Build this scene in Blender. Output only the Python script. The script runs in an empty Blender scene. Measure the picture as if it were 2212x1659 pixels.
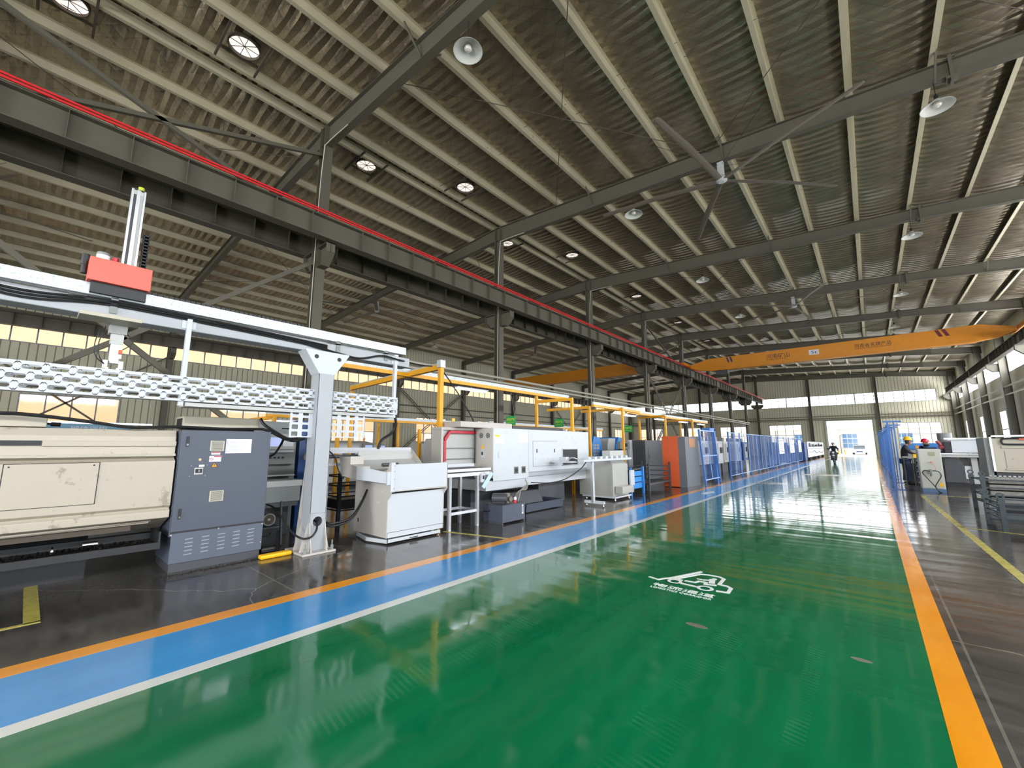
import bpy, bmesh, math, random
from mathutils import Vector, Matrix
random.seed(7)
SC = bpy.context.scene
COL = SC.collection
PI = math.pi

# ------------------------------------------------------------------ camera
YAW, PITCH, ROLL, FPX = .7098, .1487, -.0021, 892.17
fw = Vector((-math.sin(YAW)*math.cos(PITCH), math.cos(YAW)*math.cos(PITCH), math.sin(PITCH)))
rt = Vector((math.cos(YAW), math.sin(YAW), 0)); up = rt.cross(fw)
r2 = math.cos(ROLL)*rt + math.sin(ROLL)*up; u2 = -math.sin(ROLL)*rt + math.cos(ROLL)*up
cam_d = bpy.data.cameras.new('camera'); cam = bpy.data.objects.new('camera', cam_d); COL.objects.link(cam)
cam_d.sensor_width = 36; cam_d.sensor_fit = 'HORIZONTAL'; cam_d.lens = FPX/2212*36
cam_d.clip_start = .05; cam_d.clip_end = 500
m = Matrix((r2, u2, -fw)).transposed().to_4x4(); m.translation = (0, 0, 1.5)
cam.matrix_world = m
SC.camera = cam

# ------------------------------------------------------------------ world, daylight, exposure
SC.view_settings.view_transform = 'Standard'; SC.view_settings.look = 'None'
SC.view_settings.gamma = 1; SC.view_settings.use_curve_mapping = False
SC.view_settings.exposure = 0.13
SC.render.engine = 'CYCLES'
SC.cycles.use_denoising = True
SC.cycles.max_bounces = 7; SC.cycles.diffuse_bounces = 5; SC.cycles.glossy_bounces = 4
SC.cycles.transparent_max_bounces = 6; SC.cycles.transmission_bounces = 3
SC.cycles.caustics_reflective = False; SC.cycles.caustics_refractive = False
SC.cycles.sample_clamp_indirect = 8
w = bpy.data.worlds.new('sky'); SC.world = w; w.use_nodes = True
w.node_tree.nodes['Background'].inputs[0].default_value = (.86, .93, 1, 1)
w.node_tree.nodes['Background'].inputs[1].default_value = 3.6

def daylight(name, c, n, sx, sy, power, col):
    """an area light standing in a window opening, c centre, n direction it shines in, sy is the height"""
    d = bpy.data.lights.new(name, 'AREA'); d.shape = 'RECTANGLE'; d.size = sx; d.size_y = sy
    d.energy = power*sx*sy; d.color = col
    o = bpy.data.objects.new(name, d); COL.objects.link(o); o.location = c
    n = Vector(n).normalized(); z = -n
    x = Vector((0, 0, 1)).cross(z)
    if x.length < .01: x = Vector((1, 0, 0))
    x.normalize(); y = z.cross(x)
    mm = Matrix((x, y, z)).transposed().to_4x4(); mm.translation = c; o.matrix_world = mm
Y0, BAY = 5.17, 8.13
XC, XR, XL = -12.2, 8.3, -32.5          # column row, right wall, left wall
YE, YS = 70.3, -19.5                    # end wall, wall behind the camera
WARM, COOL = (1, .85, .71), (.97, .97, 1)
PW = 21
def winmid(k): return Y0 + BAY*k + BAY/2
daylight('daylight_left_strip', (XL-.25, (YE+YS)/2, 7.5), (1, 0, -.12), YE-YS-1, 1.45, PW*.05, WARM)
daylight('daylight_right_strip', (XR+.25, (YE+YS)/2, 7.5), (-1, 0, -.12), YE-YS-1, 1.45, PW*5.5, COOL)
daylight('daylight_end_strip', ((XR+XL)/2, YE+.25, 7.5), (0, -1, -.12), XR-XL-1, 1.45, PW*1.3, COOL)
for k in range(-3, 8):
    ym = winmid(k) if k > -3 else -15.2
    daylight('daylight_right_window', (XR+.25, ym+.25, 2.75), (-1, 0, 0), 3.8, 2.9, PW*2.1, COOL)
    daylight('daylight_left_window', (XL-.25, ym+.25, 2.75), (1, 0, 0), 3.8, 2.9, PW*.05, WARM)
daylight('fill_back_strip', ((XR+XL)/2, YS-.25, 7.5), (0, 1, -.1), XR-XL-1, 1.45, PW*4, COOL)  # unseen fill lamp behind the camera, added to brighten the hall
daylight('fill_back_door', (-2.0, YS-.25, 2.4), (0, 1, 0), 4.9, 4.7, PW*4.5, COOL)  # second added fill lamp behind the camera, out of view

# ------------------------------------------------------------------ materials
def lin(c):
    if isinstance(c, str):
        c = [int(c[i:i+2], 16)/255 for i in (0, 2, 4)]
    return tuple((x/12.92 if x <= .04045 else ((x+.055)/1.055)**2.4) for x in c) + (1,)
MC = {}
def M(name, col, rough=.5, metal=0., var=.08, scale=4., dirt=None, bump=0., bscale=60., spec=.5, emit=0., alpha=None):
    if name in MC: return MC[name]
    mt = bpy.data.materials.new(name); MC[name] = mt; mt.use_nodes = True
    nt = mt.node_tree; b = nt.nodes['Principled BSDF']
    b.inputs['Roughness'].default_value = rough; b.inputs['Metallic'].default_value = metal
    b.inputs['Specular IOR Level'].default_value = spec
    c = lin(col)
    tc = nt.nodes.new('ShaderNodeTexCoord')
    nz = nt.nodes.new('ShaderNodeTexNoise'); nz.inputs['Scale'].default_value = scale; nz.inputs['Detail'].default_value = 4
    nt.links.new(tc.outputs['Object'], nz.inputs['Vector'])
    mx = nt.nodes.new('ShaderNodeMix'); mx.data_type = 'RGBA'
    mx.inputs[6].default_value = tuple(x*(1-var) for x in c[:3])+(1,)
    mx.inputs[7].default_value = tuple(min(1, x*(1+var)) for x in c[:3])+(1,)
    nt.links.new(nz.outputs['Fac'], mx.inputs[0])
    out = mx.outputs[2]
    if dirt:
        dc, dscale, th = dirt
        n2 = nt.nodes.new('ShaderNodeTexNoise'); n2.inputs['Scale'].default_value = dscale; n2.inputs['Detail'].default_value = 9; n2.inputs['Roughness'].default_value = .68
        nt.links.new(tc.outputs['Object'], n2.inputs['Vector'])
        rp = nt.nodes.new('ShaderNodeValToRGB'); rp.color_ramp.elements[0].position = th; rp.color_ramp.elements[1].position = min(1, th+.06)
        rp.color_ramp.elements[0].color = (0, 0, 0, 1); rp.color_ramp.elements[1].color = (.75, .75, .75, 1)
        nt.links.new(n2.outputs['Fac'], rp.inputs[0])
        m2 = nt.nodes.new('ShaderNodeMix'); m2.data_type = 'RGBA'
        nt.links.new(rp.outputs[0], m2.inputs[0]); nt.links.new(out, m2.inputs[6]); m2.inputs[7].default_value = lin(dc)
        out = m2.outputs[2]
    nt.links.new(out, b.inputs['Base Color'])
    if bump:
        n3 = nt.nodes.new('ShaderNodeTexNoise'); n3.inputs['Scale'].default_value = bscale
        nt.links.new(tc.outputs['Object'], n3.inputs['Vector'])
        bp = nt.nodes.new('ShaderNodeBump'); bp.inputs['Strength'].default_value = bump; bp.inputs['Distance'].default_value = .01
        nt.links.new(n3.outputs['Fac'], bp.inputs['Height']); nt.links.new(bp.outputs[0], b.inputs['Normal'])
    if emit:
        b.inputs['Emission Color'].default_value = c; b.inputs['Emission Strength'].default_value = emit
    return mt
def mathn(nt, op, a, b=None, c=None):
    n = nt.nodes.new('ShaderNodeMath'); n.operation = op
    for i, v in enumerate((a, b, c)):
        if v is None: continue
        if isinstance(v, (int, float)): n.inputs[i].default_value = v
        else: nt.links.new(v, n.inputs[i])
    return n.outputs[0]

steel = M('dark_steel_paint', '565246', .55, 0, .12, 2)
steel2 = M('galvanised_purlin', 'bab196', .45, .2, .12, 3)
rust = M('brown_steel', '4c4238', .7, 0, .2, 5)
white = M('white_paint', 'bfc3c8', .38, 0, .03, 3)
white_d = M('white_paint_smudged', 'c4c8cd', .4, 0, .03, 3, dirt=('97948e', 6.5, .63))
warmwhite = M('warm_white_paint', 'b9b4ad', .42, 0, .04, 3)
cream = M('cream_paint', 'b2a898', .42, 0, .03, 3, dirt=('857c6d', 5.0, .60))
creamp = M('cream_plain', 'b5ae9c', .45, 0, .03, 3)
slate = M('slate_grey_paint', '474d5b', .42, 0, .05, 25, bump=.15, bscale=220)
slate_d = M('slate_grey_lower', '555c6b', .45, 0, .05, 9)
black = M('black_paint', '1c1d20', .5, 0, .3, 6)
blackr = M('black_rubber', '141416', .45, 0, .2, 8)
chips = M('oily_metal_chips', '15120f', .35, .3, .6, 30, bump=.8, bscale=90)
dgrey = M('dark_grey_paint', '43454a', .5, 0, .1, 5)
mgrey = M('mid_grey_paint', '7f8482', .5, 0, .08, 5)
lgrey = M('light_grey_paint', 'b4b5b2', .45, 0, .06, 5, dirt=('8a8880', 5, .68))
alu = M('aluminium', 'c9ccd0', .32, .75, .06, 6)
chrome = M('chrome', 'd8dadc', .15, 1, .02, 6)
galv = M('galvanised_rail', 'c2c9cb', .4, .25, .1, 45, dirt=('7f9094', 40, .53))
red_p = M('salmon_red_paint', 'f2604f', .45, 0, .06, 8)
red_d = M('crimson_trim', 'b3172b', .35, 0, .08, 8)
red_rail = M('red_conductor', 'd42a2e', .4, 0, .1, 8)
yellow = M('yellow_paint', 'e8a511', .42, 0, .08, 6, dirt=('6b5020', 9, .68))
yellow_b = M('bright_yellow', 'f5b80c', .5, 0, .08, 10)
cran = M('crane_orange', 'd98a14', .45, 0, .1, 3)
blue = M('fence_blue', '2a63ad', .45, 0, .08, 8)
blue_m = M('machine_blue', '2f80cc', .4, 0, .06, 6)
blue_l = M('bin_blue', '2c86d2', .5, 0, .08, 8)
navy = M('navy_sheet', '1f4a86', .4, 0, .1, 4)
orange = M('orange_paint', 'c8501c', .5, 0, .1, 6)
paper = M('paper', 'e9e8f2', .7, 0, .02, 10)
ink = M('printed_ink', '8f8ca6', .7, 0, .1, 10)
inkd = M('dark_ink', '26262a', .6, 0, .1, 10)
glassd = M('dark_glass', '3c454a', .12, 0, .1, 3)
scr = M('screen_glow', 'a9b8ea', .3, 0, .02, 3, emit=.5)
tube_m = M('tube_light', 'f4f2fa', .3, 0, 0, 3, emit=4)
skin = M('skin', 'b98467', .55, 0, .05, 10)
cloth_k = M('black_workwear', '1d1e24', .85, 0, .15, 14)
cloth_n = M('navy_workwear', '34405a', .85, 0, .12, 14)
lampw = M('lamp_enamel', 'd4d3cc', .4, 0, .03, 5)
green_s = M('green_sign', '139a4c', .5, 0, .04, 6)
brown = M('plywood', 'a9744c', .6, 0, .1, 5)
beam_w = M('gantry_beam_paint', 'a2a6ab', .42, 0, .05, 4)

def striped(name, c1, c2, freq, axis=2):
    mt = M(name, c1, .5); nt = mt.node_tree; b = nt.nodes['Principled BSDF']
    tc = nt.nodes.new('ShaderNodeTexCoord'); sp = nt.nodes.new('ShaderNodeSeparateXYZ'); nt.links.new(tc.outputs['Object'], sp.inputs[0])
    f = mathn(nt, 'FRACT', mathn(nt, 'MULTIPLY', sp.outputs[axis], freq)); s = mathn(nt, 'GREATER_THAN', f, .5)
    mx = nt.nodes.new('ShaderNodeMix'); mx.data_type = 'RGBA'; nt.links.new(s, mx.inputs[0])
    mx.inputs[6].default_value = lin(c1); mx.inputs[7].default_value = lin(c2); nt.links.new(mx.outputs[2], b.inputs['Base Color'])
    return mt
hazard = striped('hazard_stripes', 'd9a016', '23231f', 3.9)

def corrugated(name, col, axis, freq=3.2):
    mt = M(name, col, .6, 0, .1, .8); nt = mt.node_tree; b = nt.nodes['Principled BSDF']
    tc = nt.nodes.new('ShaderNodeTexCoord'); sp = nt.nodes.new('ShaderNodeSeparateXYZ'); nt.links.new(tc.outputs['Object'], sp.inputs[0])
    f = mathn(nt, 'FRACT', mathn(nt, 'MULTIPLY', sp.outputs[axis], freq))
    t = mathn(nt, 'ABSOLUTE', mathn(nt, 'SUBTRACT', f, .5))
    g = mathn(nt, 'SMOOTH_MIN', mathn(nt, 'MULTIPLY', t, 9), 1, .2)
    bp = nt.nodes.new('ShaderNodeBump'); bp.inputs['Strength'].default_value = 1; bp.inputs['Distance'].default_value = .035
    nt.links.new(g, bp.inputs['Height']); nt.links.new(bp.outputs[0], b.inputs['Normal'])
    # darker line along each groove between the sheets
    mx = nt.nodes.new('ShaderNodeMix'); mx.data_type = 'RGBA'
    old = b.inputs['Base Color'].links[0].from_socket
    s = mathn(nt, 'LESS_THAN', t, .045); nt.links.new(mathn(nt, 'MULTIPLY', s, .55), mx.inputs[0])
    nt.links.new(old, mx.inputs[6]); mx.inputs[7].default_value = lin('5a5544'); nt.links.new(mx.outputs[2], b.inputs['Base Color'])
    return mt
sheet_y = corrugated('wall_sheet_side', 'bdb9a0', 1)
sheet_x = corrugated('wall_sheet_end', 'c2bea6', 0)

def foil_mat():
    mt = M('insulation_foil', '988d77', .36, .82, .42, 1.3); nt = mt.node_tree; b = nt.nodes['Principled BSDF']
    tc = nt.nodes.new('ShaderNodeTexCoord'); mp = nt.nodes.new('ShaderNodeMapping')
    nt.links.new(tc.outputs['Object'], mp.inputs[0]); mp.inputs['Scale'].default_value = (.22, 1, 1)
    sp = nt.nodes.new('ShaderNodeSeparateXYZ'); nt.links.new(tc.outputs['Object'], sp.inputs[0])
    nz = nt.nodes.new('ShaderNodeTexNoise'); nz.inputs['Scale'].default_value = 1.5; nz.inputs['Detail'].default_value = 3; nt.links.new(mp.outputs[0], nz.inputs['Vector'])
    n2 = nt.nodes.new('ShaderNodeTexNoise'); n2.inputs['Scale'].default_value = 3.5; n2.inputs['Detail'].default_value = 6; nt.links.new(mp.outputs[0], n2.inputs['Vector'])
    yw = mathn(nt, 'ADD', mathn(nt, 'MULTIPLY', sp.outputs[1], 3.4), mathn(nt, 'MULTIPLY', nz.outputs['Fac'], 1.1))
    wv = mathn(nt, 'ABSOLUTE', mathn(nt, 'SUBTRACT', mathn(nt, 'FRACT', yw), .5))
    # diamond wire mesh holding the foil up
    d1 = mathn(nt, 'FRACT', mathn(nt, 'MULTIPLY', mathn(nt, 'ADD', sp.outputs[0], sp.outputs[1]), 2.3))
    d2 = mathn(nt, 'FRACT', mathn(nt, 'MULTIPLY', mathn(nt, 'SUBTRACT', sp.outputs[0], sp.outputs[1]), 2.3))
    w1 = mathn(nt, 'SMOOTH_MIN', mathn(nt, 'MULTIPLY', mathn(nt, 'ABSOLUTE', mathn(nt, 'SUBTRACT', d1, .5)), 6), 1, .3)
    w2 = mathn(nt, 'SMOOTH_MIN', mathn(nt, 'MULTIPLY', mathn(nt, 'ABSOLUTE', mathn(nt, 'SUBTRACT', d2, .5)), 6), 1, .3)
    h = mathn(nt, 'ADD', mathn(nt, 'MULTIPLY', wv, 2.1), mathn(nt, 'MULTIPLY', mathn(nt, 'ADD', w1, w2), .05))
    h = mathn(nt, 'ADD', h, mathn(nt, 'MULTIPLY', n2.outputs['Fac'], .9))
    bp = nt.nodes.new('ShaderNodeBump'); bp.inputs['Strength'].default_value = 1; bp.inputs['Distance'].default_value = .085
    nt.links.new(h, bp.inputs['Height']); nt.links.new(bp.outputs[0], b.inputs['Normal'])
    # wires themselves are dull
    mn = mathn(nt, 'MINIMUM', w1, w2); lt = mathn(nt, 'LESS_THAN', mn, .1)
    mx = nt.nodes.new('ShaderNodeMix'); mx.data_type = 'RGBA'; old = b.inputs['Base Color'].links[0].from_socket
    nt.links.new(mathn(nt, 'MULTIPLY', lt, .5), mx.inputs[0]); nt.links.new(old, mx.inputs[6]); mx.inputs[7].default_value = lin('4a463c'); nt.links.new(mx.outputs[2], b.inputs['Base Color'])
    return mt
foil = foil_mat()

def floor_mat(name, cols, rough, streak=(6, .5), wave=.0, var2=None, crack=False, tracks=False):
    """polished painted floor: two tones, brushed along the hall, light bump for the ripples"""
    mt = bpy.data.materials.new(name); MC[name] = mt; mt.use_nodes = True; nt = mt.node_tree; b = nt.nodes['Principled BSDF']
    tc = nt.nodes.new('ShaderNodeTexCoord'); mp = nt.nodes.new('ShaderNodeMapping'); nt.links.new(tc.outputs['Object'], mp.inputs[0])
    mp.inputs['Scale'].default_value = (streak[0], streak[1], 1)
    nz = nt.nodes.new('ShaderNodeTexNoise'); nz.inputs['Scale'].default_value = 1.2; nz.inputs['Detail'].default_value = 8; nz.inputs['Roughness'].default_value = .6; nt.links.new(mp.outputs[0], nz.inputs['Vector'])
    n2 = nt.nodes.new('ShaderNodeTexNoise'); n2.inputs['Scale'].default_value = .9; n2.inputs['Detail'].default_value = 7; nt.links.new(tc.outputs['Object'], n2.inputs['Vector'])
    rp = nt.nodes.new('ShaderNodeValToRGB'); rp.color_ramp.elements[0].position = .35; rp.color_ramp.elements[1].position = .68
    rp.color_ramp.elements[0].color = lin(cols[0]); rp.color_ramp.elements[1].color = lin(cols[1])
    mixf = mathn(nt, 'ADD', mathn(nt, 'MULTIPLY', nz.outputs['Fac'], .5), mathn(nt, 'MULTIPLY', n2.outputs['Fac'], .5)); nt.links.new(mixf, rp.inputs[0])
    out = rp.outputs[0]
    sp = nt.nodes.new('ShaderNodeSeparateXYZ'); nt.links.new(tc.outputs['Object'], sp.inputs[0])
    if tracks:   # pale tyre ribs worn into the paint, two bands along the lane
        rib = mathn(nt, 'GREATER_THAN', mathn(nt, 'FRACT', mathn(nt, 'ADD', mathn(nt, 'MULTIPLY', sp.outputs[1], 24), mathn(nt, 'MULTIPLY', sp.outputs[0], 4))), .55)
        tot = None
        for xc, wd in ((-1.02, .13), (-2.42, .12), (-.45, .05)):
            bd = mathn(nt, 'LESS_THAN', mathn(nt, 'ABSOLUTE', mathn(nt, 'SUBTRACT', sp.outputs[0], xc)), wd)
            tot = bd if tot is None else mathn(nt, 'MAXIMUM', tot, bd)
        n4 = nt.nodes.new('ShaderNodeTexNoise'); n4.inputs['Scale'].default_value = 3.5; n4.inputs['Detail'].default_value = 5; nt.links.new(tc.outputs['Object'], n4.inputs['Vector'])
        msk = mathn(nt, 'MULTIPLY', mathn(nt, 'MULTIPLY', rib, tot), mathn(nt, 'MULTIPLY', mathn(nt, 'MAXIMUM', mathn(nt, 'SUBTRACT', n4.outputs['Fac'], .45), 0), .2))
        mx = nt.nodes.new('ShaderNodeMix'); mx.data_type = 'RGBA'; nt.links.new(msk, mx.inputs[0]); nt.links.new(out, mx.inputs[6]); mx.inputs[7].default_value = lin('9dc09c'); out = mx.outputs[2]
    if crack:
        vo = nt.nodes.new('ShaderNodeTexVoronoi'); vo.feature = 'DISTANCE_TO_EDGE'; vo.inputs['Scale'].default_value = .45
        n5 = nt.nodes.new('ShaderNodeTexNoise'); n5.inputs['Scale'].default_value = 2; n5.inputs['Detail'].default_value = 6; nt.links.new(tc.outputs['Object'], n5.inputs['Vector'])
        va = nt.nodes.new('ShaderNodeMix'); va.data_type = 'RGBA'; va.inputs[0].default_value = .22; nt.links.new(tc.outputs['Object'], va.inputs[6]); nt.links.new(n5.outputs['Color'], va.inputs[7])
        nt.links.new(va.outputs[2], vo.inputs['Vector'])
        ck = mathn(nt, 'MULTIPLY', mathn(nt, 'LESS_THAN', vo.outputs['Distance'], .0022), .4)
        # saw-cut joints
        j1 = mathn(nt, 'LESS_THAN', mathn(nt, 'ABSOLUTE', mathn(nt, 'SUBTRACT', mathn(nt, 'FRACT', mathn(nt, 'MULTIPLY', mathn(nt, 'ADD', sp.outputs[0], 5.62), .25)), .5)), .002)
        j2 = mathn(nt, 'LESS_THAN', mathn(nt, 'ABSOLUTE', mathn(nt, 'SUBTRACT', mathn(nt, 'FRACT', mathn(nt, 'MULTIPLY', sp.outputs[1], .25)), .5)), .002)
        ck = mathn(nt, 'MAXIMUM', ck, mathn(nt, 'MULTIPLY', mathn(nt, 'MAXIMUM', j1, j2), .28))
        mx = nt.nodes.new('ShaderNodeMix'); mx.data_type = 'RGBA'; nt.links.new(ck, mx.inputs[0]); nt.links.new(out, mx.inputs[6]); mx.inputs[7].default_value = lin('a39d8c'); out = mx.outputs[2]
    nt.links.new(out, b.inputs['Base Color'])
    rr = nt.nodes.new('ShaderNodeMapRange'); nt.links.new(nz.outputs['Fac'], rr.inputs[0]); rr.inputs[1].default_value = .3; rr.inputs[2].default_value = .75
    rr.inputs[3].default_value = rough[0]; rr.inputs[4].default_value = rough[1]; nt.links.new(rr.outputs[0], b.inputs['Roughness'])
    b.inputs['IOR'].default_value = 1.55
    if wave:
        m3 = nt.nodes.new('ShaderNodeMapping'); nt.links.new(tc.outputs['Object'], m3.inputs[0]); m3.inputs['Scale'].default_value = (.25, 1.7, 1)
        n6 = nt.nodes.new('ShaderNodeTexNoise'); n6.inputs['Scale'].default_value = 1.6; n6.inputs['Detail'].default_value = 1.5; nt.links.new(m3.outputs[0], n6.inputs['Vector'])
        bp = nt.nodes.new('ShaderNodeBump'); bp.inputs['Strength'].default_value = wave; bp.inputs['Distance'].default_value = .012
        nt.links.new(n6.outputs['Fac'], bp.inputs['Height']); nt.links.new(bp.outputs[0], b.inputs['Normal'])
    return mt
fl_con = floor_mat('polished_dark_concrete', ('2c2b2a', '57544f'), (.07, .24), (.8, 5), .35, crack=True)
fl_green = floor_mat('green_epoxy', ('005e38', '037044'), (.05, .13), (5, .4), .5, tracks=True)
fl_blue = floor_mat('blue_epoxy', ('1880c2', '2b93d2'), (.1, .2), (5, .5), .4)
fl_org = floor_mat('orange_line', ('d9860f', 'eb9c14'), (.1, .25), (4, 1), .3)
fl_wht = floor_mat('white_line', ('c4c6c0', 'dcddd8'), (.1, .25), (4, 1), .3)
fl_yel = floor_mat('worn_yellow_line', ('a0964a', 'b3a850'), (.2, .4), (5, 5), .2)

# ------------------------------------------------------------------ mesh helpers
def origin(o):
    v = Vector((0, 0, 0))
    while o is not None: v += o.location; o = o.parent
    return v
class MB:
    """collects solids in world coordinates and links them as one mesh object"""
    def __init__(s): s.bm = bmesh.new()
    def box(s, x0, y0, z0, x1, y1, z1):
        x0, x1 = sorted((x0, x1)); y0, y1 = sorted((y0, y1)); z0, z1 = sorted((z0, z1))
        v = [s.bm.verts.new(p) for p in ((x0,y0,z0),(x1,y0,z0),(x1,y1,z0),(x0,y1,z0),(x0,y0,z1),(x1,y0,z1),(x1,y1,z1),(x0,y1,z1))]
        for f in ((3,2,1,0),(4,5,6,7),(0,1,5,4),(1,2,6,5),(2,3,7,6),(3,0,4,7)): s.bm.faces.new([v[i] for i in f])
        return s
    def bar(s, p, q, w, h=None, upv=(0,0,1)):
        """rectangular bar from p to q, w across, h along the up vector"""
        h = h or w; p = Vector(p); q = Vector(q); d = (q-p).normalized(); u = Vector(upv)
        if abs(d.dot(u)) > .98: u = Vector((1,0,0)) if abs(d.x) < .9 else Vector((0,1,0))
        a = d.cross(u).normalized(); u = a.cross(d).normalized()
        v = []
        for c in (p, q):
            for sa, su in ((-1,-1),(1,-1),(1,1),(-1,1)): v.append(s.bm.verts.new(c + a*sa*w/2 + u*su*h/2))
        for f in ((3,2,1,0),(4,5,6,7),(0,1,5,4),(1,2,6,5),(2,3,7,6),(3,0,4,7)): s.bm.faces.new([v[i] for i in f])
        return s
    def prism(s, pts, axis, a, b):
        """polygon pts extruded along axis from a to b; pts are the two other coordinates in xyz order"""
        def P(u, v, t): return (t,u,v) if axis == 0 else ((u,t,v) if axis == 1 else (u,v,t))
        A = [s.bm.verts.new(P(u,v,a)) for u,v in pts]; Bv = [s.bm.verts.new(P(u,v,b)) for u,v in pts]
        n = len(pts); s.bm.faces.new(A[::-1]); s.bm.faces.new(Bv)
        for i in range(n): s.bm.faces.new((A[i],A[(i+1)%n],Bv[(i+1)%n],Bv[i]))
        return s
    def rings(s, rings, cap=True, closed=False):
        R = [[s.bm.verts.new(p) for p in r] for r in rings]; n = len(R[0])
        for i in range(len(R)-1 + (1 if closed else 0)):
            A, Bv = R[i], R[(i+1)%len(R)]
            for j in range(n): s.bm.faces.new((A[j],A[(j+1)%n],Bv[(j+1)%n],Bv[j]))
        if cap and not closed: s.bm.faces.new(R[0][::-1]); s.bm.faces.new(R[-1])
        return s
    def cyl(s, p, q, r, r2=None, n=16):
        p = Vector(p); q = Vector(q); d = (q-p).normalized(); u = Vector((0,0,1)) if abs(d.z) < .9 else Vector((1,0,0))
        a = d.cross(u).normalized(); b = d.cross(a); r2 = r if r2 is None else r2
        return s.rings([[c + (a*math.cos(t*2*PI/n)+b*math.sin(t*2*PI/n))*rr for t in range(n)] for c, rr in ((p,r),(q,r2))])
    def tube(s, pts, r, n=8, smooth=6):
        P = [Vector(p) for p in pts]
        if len(P) > 2 and smooth:
            Q = []
            for i in range(len(P)-1):
                p0, p1, p2, p3 = P[max(i-1,0)], P[i], P[i+1], P[min(i+2,len(P)-1)]
                for k in range(smooth):
                    t = k/smooth
                    Q.append(.5*((2*p1)+(-p0+p2)*t+(2*p0-5*p1+4*p2-p3)*t*t+(-p0+3*p1-3*p2+p3)*t**3))
            Q.append(P[-1]); P = Q
        R = []; a = None
        for i, c in enumerate(P):
            d = (P[min(i+1,len(P)-1)]-P[max(i-1,0)]).normalized()
            if a is None: a = d.cross(Vector((0,0,1)) if abs(d.z) < .9 else Vector((1,0,0))).normalized()
            else: a = (a - d*a.dot(d)).normalized()
            b = d.cross(a)
            R.append([c + (a*math.cos(t*2*PI/n)+b*math.sin(t*2*PI/n))*r for t in range(n)])
        return s.rings(R)
    def lathe(s, c, prof, n=24, axis=2):
        c = Vector(c); R = []
        for r, z in prof:
            ring = []
            for t in range(n):
                x, y = r*math.cos(t*2*PI/n), r*math.sin(t*2*PI/n)
                ring.append(c + Vector({2:(x,y,z),0:(z,x,y),1:(x,z,y)}[axis]))
            R.append(ring)
        return s.rings(R, cap=False)
    def quad(s, *p):
        s.bm.faces.new([s.bm.verts.new(x) for x in p]); return s
    def ibeam(s, p, q, d, w, tf=.016, tw=.01, upv=(0,0,1)):
        p = Vector(p); q = Vector(q); u = Vector(upv); dd = (q-p).normalized(); u = (u-dd*u.dot(dd)).normalized()
        s.bar(p+u*(d/2-tf/2), q+u*(d/2-tf/2), w, tf, upv); s.bar(p-u*(d/2-tf/2), q-u*(d/2-tf/2), w, tf, upv); s.bar(p, q, tw, d-tf*2, upv)
        return s
    def build(s, name, mat, parent=None, bevel=0, smooth=False):
        me = bpy.data.meshes.new(name); o = bpy.data.objects.new(name, me); COL.objects.link(o)
        bmesh.ops.recalc_face_normals(s.bm, faces=s.bm.faces)
        if parent is not None:
            o.parent = parent; off = origin(parent)
            bmesh.ops.translate(s.bm, verts=s.bm.verts, vec=-off)
        s.bm.to_mesh(me); s.bm.free()
        for mm in (mat if isinstance(mat, (list, tuple)) else [mat]): me.materials.append(mm)
        if smooth:
            for p in me.polygons: p.use_smooth = True
            me.set_sharp_from_angle(angle=math.radians(40))
        if bevel:
            b = o.modifiers.new('bevel', 'BEVEL'); b.width = bevel; b.segments = 2; b.limit_method = 'ANGLE'
        return o
def tag(o, label=None, cat=None, group=None, kind=None):
    if label: o['label'] = label
    if cat: o['category'] = cat
    if group: o['group'] = group
    if kind: o['kind'] = kind
    return o
def thing(name, label, cat, loc, group=None):
    o = bpy.data.objects.new(name, None); COL.objects.link(o); o.location = loc; o.empty_display_size = .1
    return tag(o, label, cat, group)
def struct(name, mb, mat, parent=None, **k):
    o = mb.build(name, mat, parent, **k)
    if parent is None: o['kind'] = 'structure'
    return o
def dup(root, loc, label=None, group=None, rz=0):
    def cp(o, par):
        c = o.copy(); COL.objects.link(c); c.parent = par
        for ch in [x for x in bpy.data.objects if x.parent == o]: cp(ch, c)
        return c
    r = cp(root, None); r.location = loc; r.rotation_euler = (0,0,rz)
    if label: r['label'] = label
    if group: r['group'] = group
    return r
def boxo(name, mat, parent, *d, bevel=0):
    mb = MB(); mb.box(*d); return mb.build(name, mat, parent, bevel=bevel)
ORD = ['first','second','third','fourth','fifth','sixth','seventh','eighth','ninth','tenth','eleventh','twelfth','thirteenth','fourteenth','fifteenth','sixteenth']

def text(name, body, size, pos, right, upv, mat, parent=None, depth=.002, width=None, height=None):
    """flat lettering; pos is the lower left corner"""
    cu = bpy.data.curves.new(name, 'FONT'); cu.body = body; cu.size = size; cu.extrude = depth/2; cu.resolution_u = 3
    t = bpy.data.objects.new(name+'_tmp', cu); COL.objects.link(t)
    dg = bpy.context.evaluated_depsgraph_get(); dg.update()
    me = bpy.data.meshes.new_from_object(t.evaluated_get(dg)); bpy.data.objects.remove(t)
    if len(me.vertices) == 0: return None
    xs = [v.co.x for v in me.vertices]; ys = [v.co.y for v in me.vertices]
    sx = width/(max(xs)-min(xs)) if width else 1; sy = height/(max(ys)-min(ys)) if height else sx
    R = Vector(right).normalized(); U = Vector(upv).normalized(); N = R.cross(U); P = Vector(pos)
    off = origin(parent) if parent else Vector((0,0,0))
    for v in me.vertices: v.co = P + R*(v.co.x-min(xs))*sx + U*(v.co.y-min(ys))*sy + N*v.co.z - off
    me.materials.clear(); me.materials.append(mat)
    o = bpy.data.objects.new(name, me); COL.objects.link(o)
    if parent: o.parent = parent
    return o
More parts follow.
